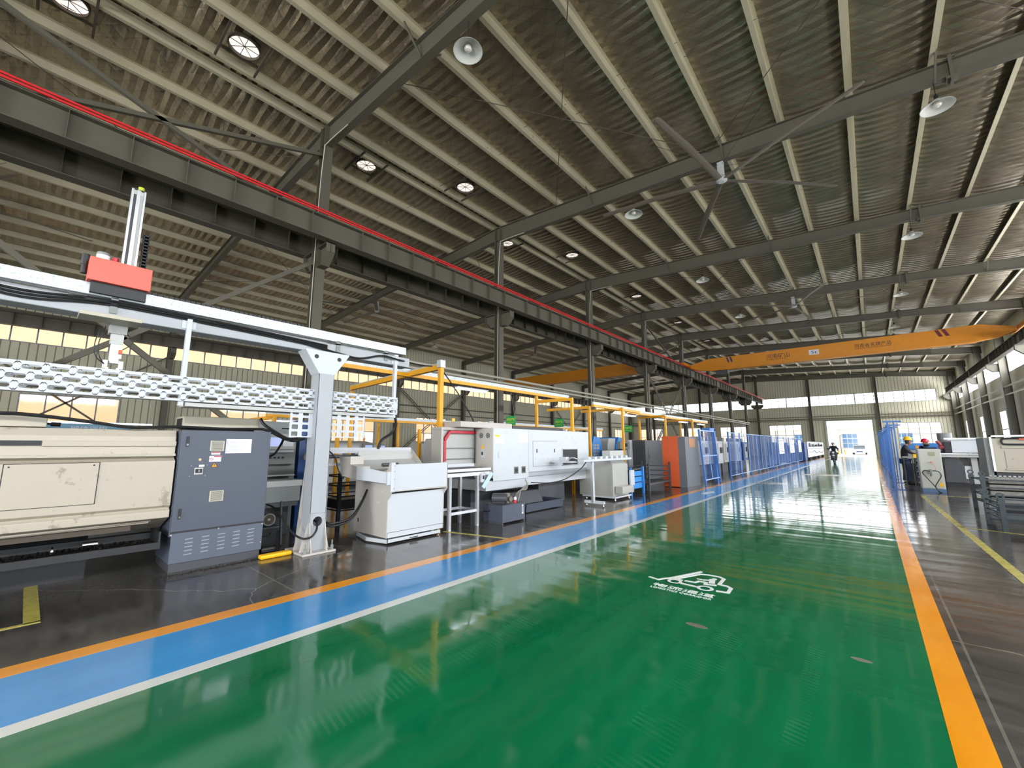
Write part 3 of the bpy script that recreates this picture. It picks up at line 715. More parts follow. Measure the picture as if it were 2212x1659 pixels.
# ---- overhead cranes
def crane(xa, xb, y, label, marks):
    th = thing('overhead_crane', label, 'crane', ((xa+xb)/2, y, 8.1), None)
    b = MB(); zb, zt = 7.7, 8.72; w_ = .42
    pr = [(xa+.2, 8.1), (xa+.9, zb+.12), (xa+1.8, zb), (xb-1.8, zb), (xb-.9, zb+.12), (xb-.2, 8.1), (xb-.2, 8.34), (xb-1.6, zt), (xa+1.6, zt), (xa+.2, 8.34)]
    b.prism(pr, 1, y-w_/2, y+w_/2); b.build('box_girder', cran, th, bevel=.01)
    b = MB(); b.box(xa+1.8, y-.3, zb-.03, xb-1.8, y+.3, zb); b.build('lower_flange', cran, th)
    for xe in (xa, xb):
        e = boxo('end_carriage', cran, th, xe-.14, y-1.6, 8.18, xe+.14, y+1.6, 8.44, bevel=.01)
        for s_ in (-1.3, 1.3):
            b = MB(); b.cyl((xe-.06, y+s_, 8.25), (xe+.06, y+s_, 8.25), .11, n=16); b.build('wheel', rust, e)
    f = y-w_/2-.004
    if marks:
        for xs in (3.75, 4.05):
            b = MB(); b.prism([(xs+.18, zb+.55), (xs+.36, zb+.55), (xs+.18, zt-.03), (xs, zt-.03)], 1, f-.002, f); b.build('warning_stripe', M('dark_red','6a1c22',.5), th)
        for xs in (-8.25, -8.0):
            b = MB(); b.prism([(xs, zb+.55), (xs+.14, zb+.55), (xs+.02, zt-.04), (xs-.12, zt-.04)], 1, f-.002, f); b.build('warning_stripe', M('dark_blue','3a3a5e',.5), th)
        text('maker_lettering', '\u6cb3\u5357\u77ff\u5c71', .4, (-5.5, f-.002, 8.12), (1,0,0), (0,0,1), inkd, th, width=1.5, height=.36)
        text('maker_lettering', 'CRANE', .1, (-5.5, f-.002, 8.02), (1,0,0), (0,0,1), inkd, th, width=1.3, height=.07)
        text('award_lettering', '\u6cb3\u5357\u7701\u540d\u724c\u4ea7\u54c1', .4, (-.2, f-.002, 8.16), (1,0,0), (0,0,1), inkd, th, width=1.9, height=.27)
        text('award_lettering', 'HENAN FAMOUS BRAND', .1, (-.2, f-.002, 8.06), (1,0,0), (0,0,1), inkd, th, width=1.9, height=.07)
        p_ = boxo('load_plate', M('plate_white','dedee6',.5), th, -2.8, f-.004, 8.05, -2.2, f, 8.42)
        text('load_lettering', '5t', .3, (-2.66, f-.007, 8.12), (1,0,0), (0,0,1), inkd, p_, width=.34, height=.22)
        e = boxo('hoist_trolley', dgrey, th, -9.2, y-.25, zb-.34, -8.3, y+.25, zb-.06, bevel=.01)
        b = MB(); b.cyl((-8.9, y-.1, zb-.55), (-8.9, y-.1, zb-.34), .02, n=8); b.build('hook_chain', black, e)
        b = MB(); b.cyl((xa+1.2, y+.5, zt-.05), (xb-1.2, y+.5, zt-.05), .012, n=6); b.build('festoon_wire', black, th)
    return th
crane(XC+.8, XR-1.0, 37.0, 'long yellow overhead crane spanning the main bay, marked 5t', True)
crane(XL+1.1, XC-.8, 34.0, 'yellow overhead crane in the left bay, half hidden by columns', False)

# ================================================================== NEAR LEFT: BEIGE LATHE
L = thing('beige_lathe', 'long beige machine tool with a bolted hatch at the left edge', 'machine', (-7.2, -1, 0))
YA, YB = -3.2, 1.215
b = MB(); b.prism([(-8.0,.5),(-8.0,1.70),(-6.62,1.70),(-6.58,1.62),(-6.56,1.40),(-6.60,1.375),(-6.53,1.34),(-6.5,1.33),(-6.5,.80),(-6.54,.77),(-6.5,.74),(-6.5,.66),(-6.9,.5)], 1, YA, YB)
b.build('machine_body', cream, L, bevel=.006)
h_ = boxo('access_hatch', cream, L, -6.5, -.12, .885, -6.492, .55, 1.325, bevel=.002)
b = MB()
for y0_, y1_, z0_, z1_ in ((-.128,.558,1.325,1.331),(-.128,.558,.879,.885),(-.128,-.122,.88,1.33),(.552,.558,.88,1.33)): b.box(-6.5, y0_, z0_, -6.497, y1_, z1_)
b.build('hatch_gap', inkd, h_)
for y_ in (-.09, .51):
    b = MB(); b.cyl((-6.492, y_, 1.3), (-6.488, y_, 1.3), .008, n=10); b.build('bolt', inkd, h_)
boxo('black_slot', black, L, -6.58, YA, 1.515, -6.55, .1, 1.565)  # black strip along the slot in the upper front
boxo('rail_cover', cream, L, -6.58, .105, 1.505, -6.545, YB, 1.565, bevel=.004)
boxo('sill_moulding', M('beige_grey_moulding','b1aa9b',.5), L, -6.54, YA, 1.385, -6.515, YB, 1.415, bevel=.004)
b = MB(); b.box(-7.4, YA, .60, -6.62, 1.05, .64); b.bar((-6.6,YA,.61),(-6.6,1.06,.64),.05,.03); b.build('drip_ledge', cream, L)
b = MB(); b.prism([(-8.0,.0),(-7.06,.0),(-7.06,.30),(-7.3,.6),(-8.0,.6)], 1, YA, .6); b.build('machine_base', black, L)
boxo('drain_trough', rust, L, -7.3, YA, .53, -6.66, .9, .6)
b = MB()
for y_ in (-.1, .33): b.lathe((-6.9, y_, .36), [(.03,-.01),(.045,0),(.03,.01),(.03,-.01)], 16, 0)
tr_ = thing('chip_tray', 'long black chip tray full of oily swarf below the beige machine', 'tray', (-6.8, -1, 0))
boxo('tray_floor', chips, tr_, -7.0, YA, .33, -6.52, 1.14, .36)
b = MB(); b.box(-6.52, YA, .31, -6.48, 1.16, .385); b.box(-7.02, YA, .31, -7.0, 1.16, .43); b.box(-7.0, 1.14, .31, -6.5, 1.16, .5); b.build('tray_rim', black, tr_)
b = MB()
rr = random.Random(3)
for i in range(300):
    y_ = rr.uniform(-1.2, 1.1); x_ = rr.uniform(-6.95, -6.55); s_ = rr.uniform(.006, .02); b.cyl((x_, y_, .36), (x_+s_, y_+rr.uniform(-s_,s_), .36+s_), s_*.5, n=5)
o = b.build('swarf', chips, tr_); o['kind'] = 'stuff'
for y_ in (-2.9, -1.2):
    boxo('tray_leg', black, tr_, -6.98, y_, 0, -6.93, y_+.05, .31)
for i, y_ in enumerate((-.08, .3)):
    b = MB(); b.lathe((-6.7, y_, .40), [(.032,-.008),(.046,-.008),(.046,.008),(.032,.008),(.032,-.008)], 20, 1)
    tag(b.build('steel_ring', chrome if i else mgrey, smooth=True), ['dull steel ring lying in the chip tray', 'bright steel ring lying in the chip tray'][i], 'ring', 'rings in the chip tray')
b = MB(); b.cyl((-6.66, .52, .43), (-6.66, .64, .43), .03, n=14); tag(b.build('steel_sleeve', chrome), 'short chromed sleeve standing out in the chip tray', 'sleeve')
# chips scattered on the floor: nobody could count them
b = MB()
for i in range(700):
    y_ = rr.gauss(.4, .55); x_ = -6.25-abs(rr.gauss(0, .55)); s_ = rr.uniform(.0015, .006)
    if x_ < -6.45 and y_ > 1.15: continue
    b.box(x_, y_, 0, x_+s_*2, y_+s_*1.6, s_*.5)
for i in range(500):
    y_ = 1.05+rr.random()**.7*1.15; x_ = -6.36+rr.gauss(.0, .035)+.03*(1-y_); s_ = rr.uniform(.0015, .006); b.box(x_, y_, 0, x_+s_*2, y_+s_*1.6, s_)
o = b.build('metal_chips', M('rusty_chips','2c2318',.5,.3,.6,40)); tag(o, 'rusty metal chips scattered on the dark floor by the lathe', 'metal chips', kind='stuff')
# beige blocks on top of the lathe
b = MB(); b.box(-7.15, -.9, 1.71, -6.72, .12, 1.83); tag(b.build('beige_cover_box', creamp, bevel=.01), 'low beige cover box on the lathe top, cut by the left edge', 'cover')
ac = thing('cabinet_cooler', 'flat beige cooling unit lying on top of the blue-grey cabinet', 'cooler', (-7.0, 1.8, 1.71))
boxo('housing', creamp, ac, -7.2, 1.3, 1.735, -6.78, 2.2, 1.9, bevel=.015)
b = MB()
for i in range(6): b.box(-7.1+i*.05, 1.293, 1.76, -7.08+i*.05, 1.3, 1.87)
b.build('side_grille', inkd, ac); boxo('foot', black, ac, -7.15, 1.35, 1.712, -6.83, 2.15, 1.735)
sb = thing('blue_sign_board', 'light blue board with white characters lying behind the lathe top', 'sign', (-7.75, .5, 1.7))
boxo('board', M('board_blue','5f93b0',.4), sb, -7.92, -.02, 1.705, -7.9, .95, 1.80)
boxo('board_frame', alu, sb, -7.93, -.04, 1.80, -7.88, 1.16, 1.825)
text('board_lettering', '\u8bda\u4fe1\u5b88\u7ea6', .06, (-7.898, .35, 1.72), (0,1,0), (0,0,1), paper, sb, width=.34, height=.05)
b = MB(); b.tube([(-7.3,.0,1.76),(-7.3,.1,1.77),(-7.3,.17,1.765)], .012, 8); b.cyl((-7.3,.16,1.765),(-7.3,.24,1.76),.024,n=12)
tag(b.build('black_plug', blackr), 'black cable plug lying on the lathe top', 'plug')

# ---- electrical cabinet
E_ = thing('electrical_cabinet', 'blue-grey electrical cabinet with papers and warning stickers', 'cabinet', (-6.9, 1.74, 0))
boxo('cabinet_body', slate, E_, -7.3, 1.235, .42, -6.515, 2.275, 1.70, bevel=.006)
D = boxo('cabinet_door', slate, E_, -6.515, 1.245, .475, -6.5, 2.268, 1.705, bevel=.004)
P_ = boxo('lower_panel', slate_d, E_, -7.28, 1.26, .1, -6.51, 2.265, .46, bevel=.004)
boxo('plinth', dgrey, E_, -7.25, 1.27, 0, -6.53, 2.25, .1)
boxo('door_gap', inkd, E_, -6.512, 1.25, .455, -6.505, 2.27, .475)
for c in range(5):
    b = MB()
    for r_ in range(5): b.bar((-6.509, 1.40+c*.17, .19+r_*.045+c*.004), (-6.509, 1.48+c*.17, .193+r_*.045+c*.004), .006, .012)
    b.build('louvre_slots', M('louvre_light','8f8f9c',.5), P_)
for z_ in (1.5, .62):
    h_ = boxo('door_latch', black, D, -6.5, 1.30, z_, -6.492, 1.332, z_+.125, bevel=.003); boxo('latch_button', chrome, h_, -6.492, 1.306, z_+.01, -6.484, 1.326, z_+.035)
for y_, z_ in ((1.555,1.44),(1.60,.80)):
    v = boxo('vent_plate', M('vent_plate_grey','b9b4a4',.5), D, -6.5, y_, z_, -6.49, y_+.155, z_+.135, bevel=.003)
    b = MB()
    for i in range(11): b.box(-6.49, y_+.014, z_+.012+i*.0108, -6.4885, y_+.141, z_+.0165+i*.0108)
    b.build('vent_slots', inkd, v)
paper_sheet(D, 'paper_form', -6.5, 1.73, 2.03, 1.41, 1.60, 14)
s_ = boxo('warning_sticker', paper, D, -6.5, 1.577, 1.395, -6.498, 1.675, 1.43); boxo('red_band', red_d, s_, -6.498, 1.58, 1.415, -6.497, 1.672, 1.428)
s_ = boxo('prohibition_sticker', paper, D, -6.5, 1.56, 1.305, -6.498, 1.69, 1.38); boxo('red_band', red_d, s_, -6.498, 1.61, 1.363, -6.497, 1.688, 1.377)
b = MB(); b.lathe((-6.497, 1.585, 1.34), [(.014,0),(.019,0),(.019,.001),(.014,.001),(.014,0)], 18, 0); b.bar((-6.4965,1.572,1.352),(-6.4965,1.598,1.328),.003); b.build('no_entry_symbol', red_d, s_)
b = MB()
for i in range(6): b.box(-6.498, 1.615, 1.312+i*.008, -6.497, 1.68-.01*(i%3), 1.314+i*.008)
b.build('sticker_lines', ink, s_)
b = MB(); b.prism([(1.583,1.235),(1.663,1.235),(1.623,1.30)], 0, -6.5, -6.498); s_ = b.build('voltage_triangle', inkd, D)
b = MB(); b.prism([(1.593,1.24),(1.653,1.24),(1.623,1.29)], 0, -6.498, -6.497); b.build('triangle_field', M('warn_orange','ef9a1a',.5), s_)
b = MB(); b.prism([(1.626,1.283),(1.613,1.262),(1.622,1.262),(1.617,1.245),(1.633,1.267),(1.624,1.267),(1.631,1.283)], 0, -6.497, -6.496); b.build('lightning_bolt', inkd, s_)
b = MB(); b.cyl((-6.5,1.46,1.335),(-6.488,1.46,1.335),.016,n=16); s_ = b.build('key_lock', M('brass','c9b98a',.3,.6), D)
s_ = boxo('isolator_plate', M('plate_silver','b9bab4',.4), D, -6.5, 1.415, 1.15, -6.492, 1.505, 1.235, bevel=.002)
boxo('isolator_switch', inkd, s_, -6.492, 1.425, 1.17, -6.484, 1.495, 1.22, bevel=.002); boxo('switch_knob', mgrey, s_, -6.484, 1.452, 1.18, -6.472, 1.468, 1.21)
boxo('small_nameplate', paper, D, -6.5, 1.46, 1.245, -6.497, 1.515, 1.27)
for y_, z_ in ((1.255,.44),(1.74,.455),(2.25,.44),(2.25,.2)):
    b = MB(); b.cyl((-6.51,y_,z_),(-6.502,y_,z_),.008,n=10); b.build('screw', alu, P_)
for y_, z_ in ((1.38,1.26),(1.545,1.265),(1.37,1.13),(1.535,1.135)):
    b = MB(); b.cyl((-6.5,y_,z_),(-6.497,y_,z_),.004,n=8); b.build('screw', alu, D)

# ---- gantry loader
G = thing('gantry_loader', 'white loader gantry with bolted post, perforated tray and overhead rail', 'gantry', (-6.3, 2.85, 0))
PX0, PX1, PY0, PY1 = -6.42, -6.15, 2.74, 2.97
b = MB(); K = 28; hz, hr = .43, .068; yc = (PY0+PY1)/2
# front plate of the post with the round cable hole
fo = [(yc+hr*math.cos(2*PI*i/K+.0001), hz+hr*math.sin(2*PI*i/K+.0001)) for i in range(K)]
def sq(i):
    a = 2*PI*i/K+.0001; c, s__ = math.cos(a), math.sin(a); k_ = 1/max(abs(c)/(.115), abs(s__)/(.115)); return (yc+k_*c, hz+k_*s__)
so = [sq(i) for i in range(K)]
for xx in (PX1, PX1-.012):
    vo = [b.bm.verts.new((xx, *p)) for p in so]; vh = [b.bm.verts.new((xx, *p)) for p in fo]
    for i in range(K): b.bm.faces.new((vo[i], vo[(i+1)%K], vh[(i+1)%K], vh[i]))
for i in range(K): b.quad((PX1,*fo[i]),(PX1,*fo[(i+1)%K]),(PX1-.012,*fo[(i+1)%K]),(PX1-.012,*fo[i]))
b.box(PX1-.012, PY0, .03, PX1, PY1, hz-.115); b.box(PX1-.012, PY0, hz+.115, PX1, PY1, 2.92)
b.box(PX0, PY0, .03, PX0+.012, PY1, 2.92); b.box(PX0, PY0, .03, PX1, PY0+.012, 2.92); b.box(PX0, PY1-.012, .03, PX1, PY1, 2.92)
b.build('post', beam_w, G, bevel=.004)
boxo('base_plate', warmwhite, G, -6.62, 2.62, 0, -6.02, 3.09, .03, bevel=.006)
b = MB()
for y_ in (PY0-.0, PY1-.008): b.prism([(PX1,.03),(-6.04,.03),(PX1,.42)], 1, y_, y_+.01); b.prism([(PX0,.03),(-6.6,.03),(PX0,1.2)], 1, y_, y_+.01)
b.prism([(PY0,.03),(2.64,.03),(PY0,.42)], 0, -6.2, -6.19); b.prism([(PY0,.03),(2.64,.03),(PY0,.42)], 0, -6.4, -6.39); b.prism([(PY1,.03),(3.06,.03),(PY1,.42)], 0, -6.2, -6.19); b.prism([(PY1,.03),(3.06,.03),(PY1,.42)], 0, -6.4, -6.39)
b.build('gusset', warmwhite, G)
for y_ in (2.67, 3.05):
    b = MB(); b.cyl((-6.07,y_,.03),(-6.07,y_,.09),.022,n=6); b.cyl((-6.07,y_,.09),(-6.07,y_,.16),.009,n=10); b.build('anchor_bolt', mgrey, G)
for xx, nm in ((PX1,'front'),):
    b = MB(); b.prism([(PY0-.0,2.58),(PY1+.0,2.58),(PY1+.22,2.925),(PY0-.22,2.925)], 0, PX1-.02, PX1+.004); b.prism([(PY0-.0,2.58),(PY1+.0,2.58),(PY1+.22,2.925),(PY0-.22,2.925)], 0, PX0-.004, PX0+.02)
    b.bar((-6.285,PY1,2.58),(-6.285,PY1+.22,2.92),.27,.012,(0,-1,1)); b.bar((-6.285,PY0,2.58),(-6.285,PY0-.22,2.92),.27,.012,(0,1,1))
    o = b.build('post_head', white, G)
    for y_ in (PY0-.06, PY1+.06):
        b = MB(); b.cyl((PX1,y_,2.83),(PX1+.006,y_,2.83),.032,n=20); b.build('lightening_hole', inkd, o)
boxo('main_beam', beam_w, G, -6.58, -3.4, 2.93, -6.32, 4.45, 3.1, bevel=.01)
b = MB(); b.box(-6.40, -3.4, 3.15, -6.3, 4.35, 3.155); b.box(-6.305, -3.4, 3.155, -6.3, 4.35, 3.275); b.box(-6.42, -3.4, 3.275, -6.3, 4.35, 3.28); b.build('cable_channel', galv, G)
b = MB(); b.box(-6.56, -3.4, 3.1, -6.46, 4.3, 3.16); b.build('guide_rail', alu, G)
for y_ in (.47, 3.08, 3.95, -.9):
    b = MB(); b.box(-6.34, y_-.03, 2.98, -6.3, y_+.03, 3.16); b.box(-6.5, y_-.03, 3.1, -6.3, y_+.03, 3.12); b.build('rail_bracket', mgrey, G)
for y_ in (1.16, 4.14, -2.2):
    b = MB(); b.box(-6.34, y_-.025, 1.99, -6.28, y_+.025, 3.07); o = b.build('hanger', white, G); boxo('hanger_plate', white, o, -6.318, y_-.07, 2.95, -6.31, y_+.07, 3.08)
b = MB(); perforated(b, (-6.26, -3.35, 2.05), (0,1,0), (0,0,1), (-1,0,0), 40, 3, .1885, .095, .135, .048, .0235, True, .004)
perforated(b, (-6.41, -3.30, 2.05), (0,1,0), (0,0,1), (-1,0,0), 40, 3, .1885, .095, .135, .048, .0235, True, .004)
b.box(-6.415, -3.35, 2.045, -6.26, 4.19, 2.05); b.box(-6.29, -3.35, 2.335, -6.26, 4.19, 2.345)
b.build('perforated_tray', white, G)
b = MB(); perforated(b, (-6.27, 2.42, 1.63), (0,1,0), (0,0,1), (-1,0,0), 8, 4, .145, .1, .085, .068, .014, False, .004); b.build('square_hole_guard', white, G)
b = MB(); b.box(-6.57, 1.2, 1.985, -6.25, 4.1, 2.03); b.build('drip_strip', lgrey, G)
# carriage
C_ = thing('gantry_carriage', 'loader carriage with salmon red cover and tall aluminium slide', 'carriage', (-6.4, .5, 3.16))
boxo('red_cover', red_p, C_, -6.42, .225, 3.285, -6.19, .742, 3.545, bevel=.004)
boxo('carriage_plate', black, C_, -6.6, .26, 3.165, -6.24, .72, 3.285)
b = MB(); b.box(-6.66,.50,2.9,-6.62,.635,4.66); b.box(-6.62,.50,2.9,-6.6,.522,4.66); b.box(-6.62,.55,2.9,-6.598,.585,4.66); b.box(-6.62,.615,2.9,-6.6,.635,4.66); b.build('vertical_slide', alu, C_)
boxo('slide_channel', dgrey, C_, -6.62, .523, 2.95, -6.615, .549, 4.6); boxo('toothed_rack', lgrey, C_, -6.619, .587, 2.95, -6.61, .612, 4.6)
b = MB(); b.cyl((-6.61,.585,4.66),(-6.61,.585,4.7),.03,n=14); b.build('end_stop', M('lime_cap','b7c23a',.4), C_)
boxo('slide_cap', black, C_, -6.66, .5, 4.66, -6.6, .64, 4.675)
b = MB()
for i in range(17): b.box(-6.66, .665, 3.42+i*.042, -6.6, .725, 3.432+i*.042)
b.box(-6.66,.665,3.4,-6.6,.675,4.13); b.box(-6.66,.715,3.4,-6.6,.725,4.13); b.box(-6.672,.665,3.4,-6.662,.725,4.13); b.build('upright_cable_chain', black, C_)
b = MB(); b.cyl((-6.42,.2,3.5),(-6.42,.2,3.62),.035,n=18); b.cyl((-6.42,.2,3.4),(-6.42,.2,3.5),.028,n=18); b.build('small_motor', black, C_)
b = MB(); b.cyl((-6.36,.33,3.54),(-6.36,.33,3.66),.055,n=22); m_ = b.build('drive_motor', mgrey, C_, smooth=True); b = MB(); b.cyl((-6.36,.33,3.56),(-6.36,.33,3.63),.0565,n=22); b.build('motor_label', paper, m_)
b = MB(); b.cyl((-6.32,.43,3.54),(-6.32,.43,3.575),.028,n=18); m_ = b.build('signal_light', M('amber_lens','e8901c',.25), C_, smooth=True); b = MB(); b.cyl((-6.32,.43,3.575),(-6.32,.43,3.62),.028,n=18); b.build('red_lens', M('red_lens','b01830',.25), m_)
boxo('cross_plate', creamp, C_, -6.4, .205, 2.875, -6.1, .70, 2.915, bevel=.004)
b = MB(); b.box(-6.56,.47,2.78,-6.42,.62,2.88); b.box(-6.54,.49,2.66,-6.44,.6,2.78); b.build('gripper_mount', lgrey, C_)
b = MB(); b.box(-6.53,.5,2.5,-6.45,.6,2.66); b.cyl((-6.49,.55,2.44),(-6.49,.55,2.5),.05,n=14); m_ = b.build('gripper_body', alu, C_)
for y_ in (.475,.605):
    b = MB(); b.box(-6.52,y_-.02,2.38,-6.46,y_+.02,2.47); b.box(-6.51,y_-.012+(.02 if y_<.55 else -.02),2.34,-6.47,y_+.012+(.02 if y_<.55 else -.02),2.39); b.build('gripper_jaw', chrome, m_)
boxo('orange_valve', orange, m_, -6.44, .57, 2.55, -6.425, .6, 2.6)
b = MB()
for o1 in (0, .03): b.tube([(-6.45,.44-o1,2.85),(-6.42,.4-o1,2.65),(-6.43,.42-o1,2.5),(-6.46,.47,2.42)], .005, 6)
b.tube([(-6.45,.62,2.8),(-6.42,.68,2.7),(-6.43,.6,2.6)], .005, 6); b.build('gripper_hoses', blackr, C_)
# horizontal cable chain and cable bundles
ch = thing('cable_chain', 'black cable drag chain running along the gantry top to the post', 'cable chain', (-6.5, 1.8, 3.3))
b = MB()
path = [(.74+i*.055, 3.33) for i in range(34)]
cy_, cz_ = path[-1]
for i in range(1, 9): a = PI/2-i*PI/8; path.append((cy_+.12*math.cos(a)+.0, cz_-.12+.12*math.sin(a)))
for i, ((y1_, z1_), (y2_, z2_)) in enumerate(zip(path[:-1], path[1:])): b.bar((-6.5,y1_,z1_),(-6.5,y2_-(y2_-y1_)*.15,z2_-(z2_-z1_)*.15),.07,.05,(1,0,0) if abs(z2_-z1_)>abs(y2_-y1_) else (0,0,1))
b.build('chain_links', blackr, ch)
def cable(name, label, pts, r, mat=None, group=None, cat='cable'):
    b = MB(); b.tube(pts, r, 8, 6); return tag(b.build(name, mat or blackr, smooth=True), label, cat, group)
for i, (dz, l) in enumerate(((0,'upper'),(-.025,'middle'),(-.05,'lower'))):
    cable('gantry_cable', 'black cable sagging below the gantry rail, %s of three' % l, [(-6.3,-3,3.12+dz),(-6.3,-.9,3.11+dz),(-6.3,-.2,3.06+dz*1.4),(-6.3,.45,3.12+dz),(-6.3,1.6,3.10+dz),(-6.3,2.3,3.08+dz),(-6.3,2.9,3.06+dz)], .012, group='cables under the gantry rail')
cable('machine_cable', 'thick black cable lying along the top of beige lathe and cabinet', [(-6.6,-1.5,1.81),(-6.6,-.3,1.835),(-6.6,0,1.83),(-6.58,.4,1.78),(-6.56,.75,1.725),(-6.57,.98,1.73),(-6.6,1.25,1.745),(-6.62,1.7,1.735),(-6.63,2.1,1.745),(-6.62,2.25,1.73),(-6.6,2.45,1.63),(-6.58,2.6,1.58),(-6.5,2.75,1.62)], .019)
cable('machine_cable', 'black cable drooping from the cooler to the white post', [(-6.75,2.2,1.9),(-6.7,2.22,1.83),(-6.66,2.3,1.76),(-6.62,2.5,1.63),(-6.58,2.6,1.61),(-6.5,2.75,1.64)], .02)
cable('machine_cable', 'thin black cable hanging down behind the paper form', [(-6.62,2.5,1.64),(-6.78,2.5,1.5),(-6.85,2.45,1.38),(-6.95,2.35,1.33)], .016)
cable('post_cable', 'black cable looping out of the round hole in the post', [(-6.3,2.86,.43),(-6.15,2.84,.42),(-6.05,2.8,.33),(-6.03,2.72,.25),(-6.1,2.62,.24),(-6.3,2.55,.33),(-6.5,2.5,.5),(-6.7,2.45,.62),(-6.95,2.45,.64)], .014)
for i in range(2):
    cable('floor_cable', 'black cable from the post to the white bin, %s of a pair' % ('front' if i else 'rear'), [(-6.3,2.97,.40-i*.04),(-6.15,3.1,.37-i*.04),(-6.2,3.4,.42-i*.03),(-6.35,3.65,.62-i*.02),(-6.45,3.79,.78)], .017, group='cables behind the post')
cable('rail_cable', 'black cable drooping under the right end of the gantry', [(-6.28,2.6,3.02),(-6.28,3.1,2.96),(-6.28,3.45,2.94),(-6.28,3.85,3.05),(-6.28,4.2,3.03),(-6.6,4.9,3.08),(-7.0,5.5,3.2)], .016)
cable('hanging_cable', 'bundle of black cable hanging at the end of the tray', [(-6.35,4.2,2.05),(-6.38,4.25,1.85),(-6.45,4.2,1.72),(-6.5,4.05,1.6),(-6.52,4.0,1.45)], .024)
cable('overhead_cable', 'thin black cable swooping from the yellow post to the white machine', [(-7.2,5.95,3.2),(-6.95,6.1,2.8),(-6.8,6.3,2.4),(-6.78,6.55,2.05),(-6.80,6.62,1.75),(-6.82,6.64,1.12)], .014)
# yellow bumper bar
b = MB(); b.box(-6.42,2.2,.0,-6.3,2.6,.055); tag(b.build('yellow_bumper_bar', yellow_b, bevel=.02), 'short yellow bumper bar on the floor left of the white post', 'bumper')

# ================================================================== MIDDLE LEFT
# ---- control side of the grey CNC behind the cabinet
c_ = thing('control_cabinet', 'grey machine with lit screen and keyboard behind the blue-grey cabinet', 'machine', (-8.6, 3, 0))
boxo('machine_frame', mgrey, c_, -9.2, 2.2, 0, -8.22, 3.32, 1.95, bevel=.01)
boxo('screen_bezel', lgrey, c_, -8.22, 2.55, 1.44, -8.19, 3.28, 1.72, bevel=.004)
boxo('screen', scr, c_, -8.19, 2.72, 1.50, -8.185, 3.04, 1.66); boxo('key_field', glassd, c_, -8.19, 3.07, 1.50, -8.185, 3.25, 1.68)
boxo('white_ledge', white, c_, -8.22, 2.5, 1.39, -8.17, 3.26, 1.43)
b = MB(); b.box(-8.22, 2.5, 1.18, -8.12, 3.27, 1.37); k_ = b.build('button_console', mgrey, c_, bevel=.004)
for i in range(5):
    b = MB(); b.cyl((-8.12, 2.78+i*.07, 1.3), (-8.1, 2.78+i*.07, 1.3), .017, n=12); b.build('console_button', black, k_)
boxo('front_shelf', white, c_, -8.25, 2.5, .98, -8.0, 3.24, 1.0)
boxo('apron', dgrey, c_, -8.22, 2.5, .5, -8.17, 3.2, .96)
b = MB(); b.cyl((-8.1,3.0,1.82),(-8.1,3.12,1.82),.012,n=8); b.tube([(-8.1,3.12,1.82),(-8.1,3.13,1.75),(-8.12,3.12,1.6)], .004, 6); b.build('console_lamp', black, c_)
b = MB(); b.box(-9.0,3.45,0,-8.4,3.6,2.0); tag(b.build('blue_machine_side', navy), 'narrow blue machine side panel left of the striped column', 'panel')
e_ = thing('emergency_button_box', 'orange emergency stop box on a black post beside the blue panel', 'button box', (-8.3, 3.72, 0))
boxo('black_post', black, e_, -8.36, 3.66, 0, -8.26, 3.78, 2.12); boxo('orange_box', M('box_orange','e8871c',.5), e_, -8.27, 3.62, 1.66, -8.2, 3.76, 1.76, bevel=.004)
b = MB(); b.cyl((-8.2,3.68,1.71),(-8.17,3.68,1.71),.025,n=16); b.build('stop_button', red_p, e_)
g_ = thing('grey_drawer_unit', 'grey machine skirt with pale top band above the motor unit', 'machine skirt', (-7.8, 2.9, .5))
boxo('skirt_body', mgrey, g_, -8.1, 2.3, .58, -7.55, 3.17, .9, bevel=.005); boxo('top_band', lgrey, g_, -8.12, 2.28, .83, -7.53, 3.19, .93, bevel=.004); boxo('under_rail', dgrey, g_, -8.1, 2.3, .5, -7.58, 3.15, .58)
for y_ in (2.35, 3.05): boxo('leg', dgrey, g_, -8.0, y_, 0, -7.9, y_+.08, .5)
h_ = thing('hydraulic_unit', 'black hydraulic unit with round electric motor beside the cabinet', 'hydraulic unit', (-7.2, 2.7, 0))
boxo('oil_tank', black, h_, -7.5, 2.36, 0, -7.1, 2.68, .26, bevel=.006); boxo('tank_lid', dgrey, h_, -7.52, 2.34, .26, -7.08, 2.7, .28)
b = MB(); b.cyl((-7.4,2.56,.385),(-7.14,2.56,.385),.095,n=26); m_ = b.build('electric_motor', dgrey, h_, smooth=True)
b = MB(); b.lathe((-7.135,2.56,.385), [(.075,0),(.092,0),(.092,.012),(.075,.012),(.075,0)], 26, 0); b.build('fan_cowl_rim', mgrey, m_)
b = MB(); b.cyl((-7.14,2.56,.385),(-7.132,2.56,.385),.078,n=24); b.build('cowl_grille', rust, m_); boxo('motor_plate', alu, m_, -7.132, 2.542, .37, -7.128, 2.578, .402)
b = MB(); b.tube([(-7.1,2.46,.2),(-7.07,2.46,.17),(-7.07,2.57,.17),(-7.1,2.57,.2)], .008, 6); b.build('carry_handle', black, h_)
for y_ in (2.38, 2.45):
    b = MB(); b.cyl((-7.2,y_,.28),(-7.2,y_,.56),.012,n=8); b.build('oil_pipe', mgrey, h_)
b = MB(); b.bar((-7.0,2.7,.0),(-7.3,2.78,.62),.06,.02,(0,1,0)); tag(b.build('leaning_steel_channel', dgrey), 'dark steel channel leaning between the motor unit and white post', 'steel channel')
b = MB(); b.box(-6.75, 2.3, 0, -6.6, 2.5, .09); tag(b.build('black_bundle', blackr, bevel=.03), 'small black bundle on the floor behind the yellow bumper', 'bundle')

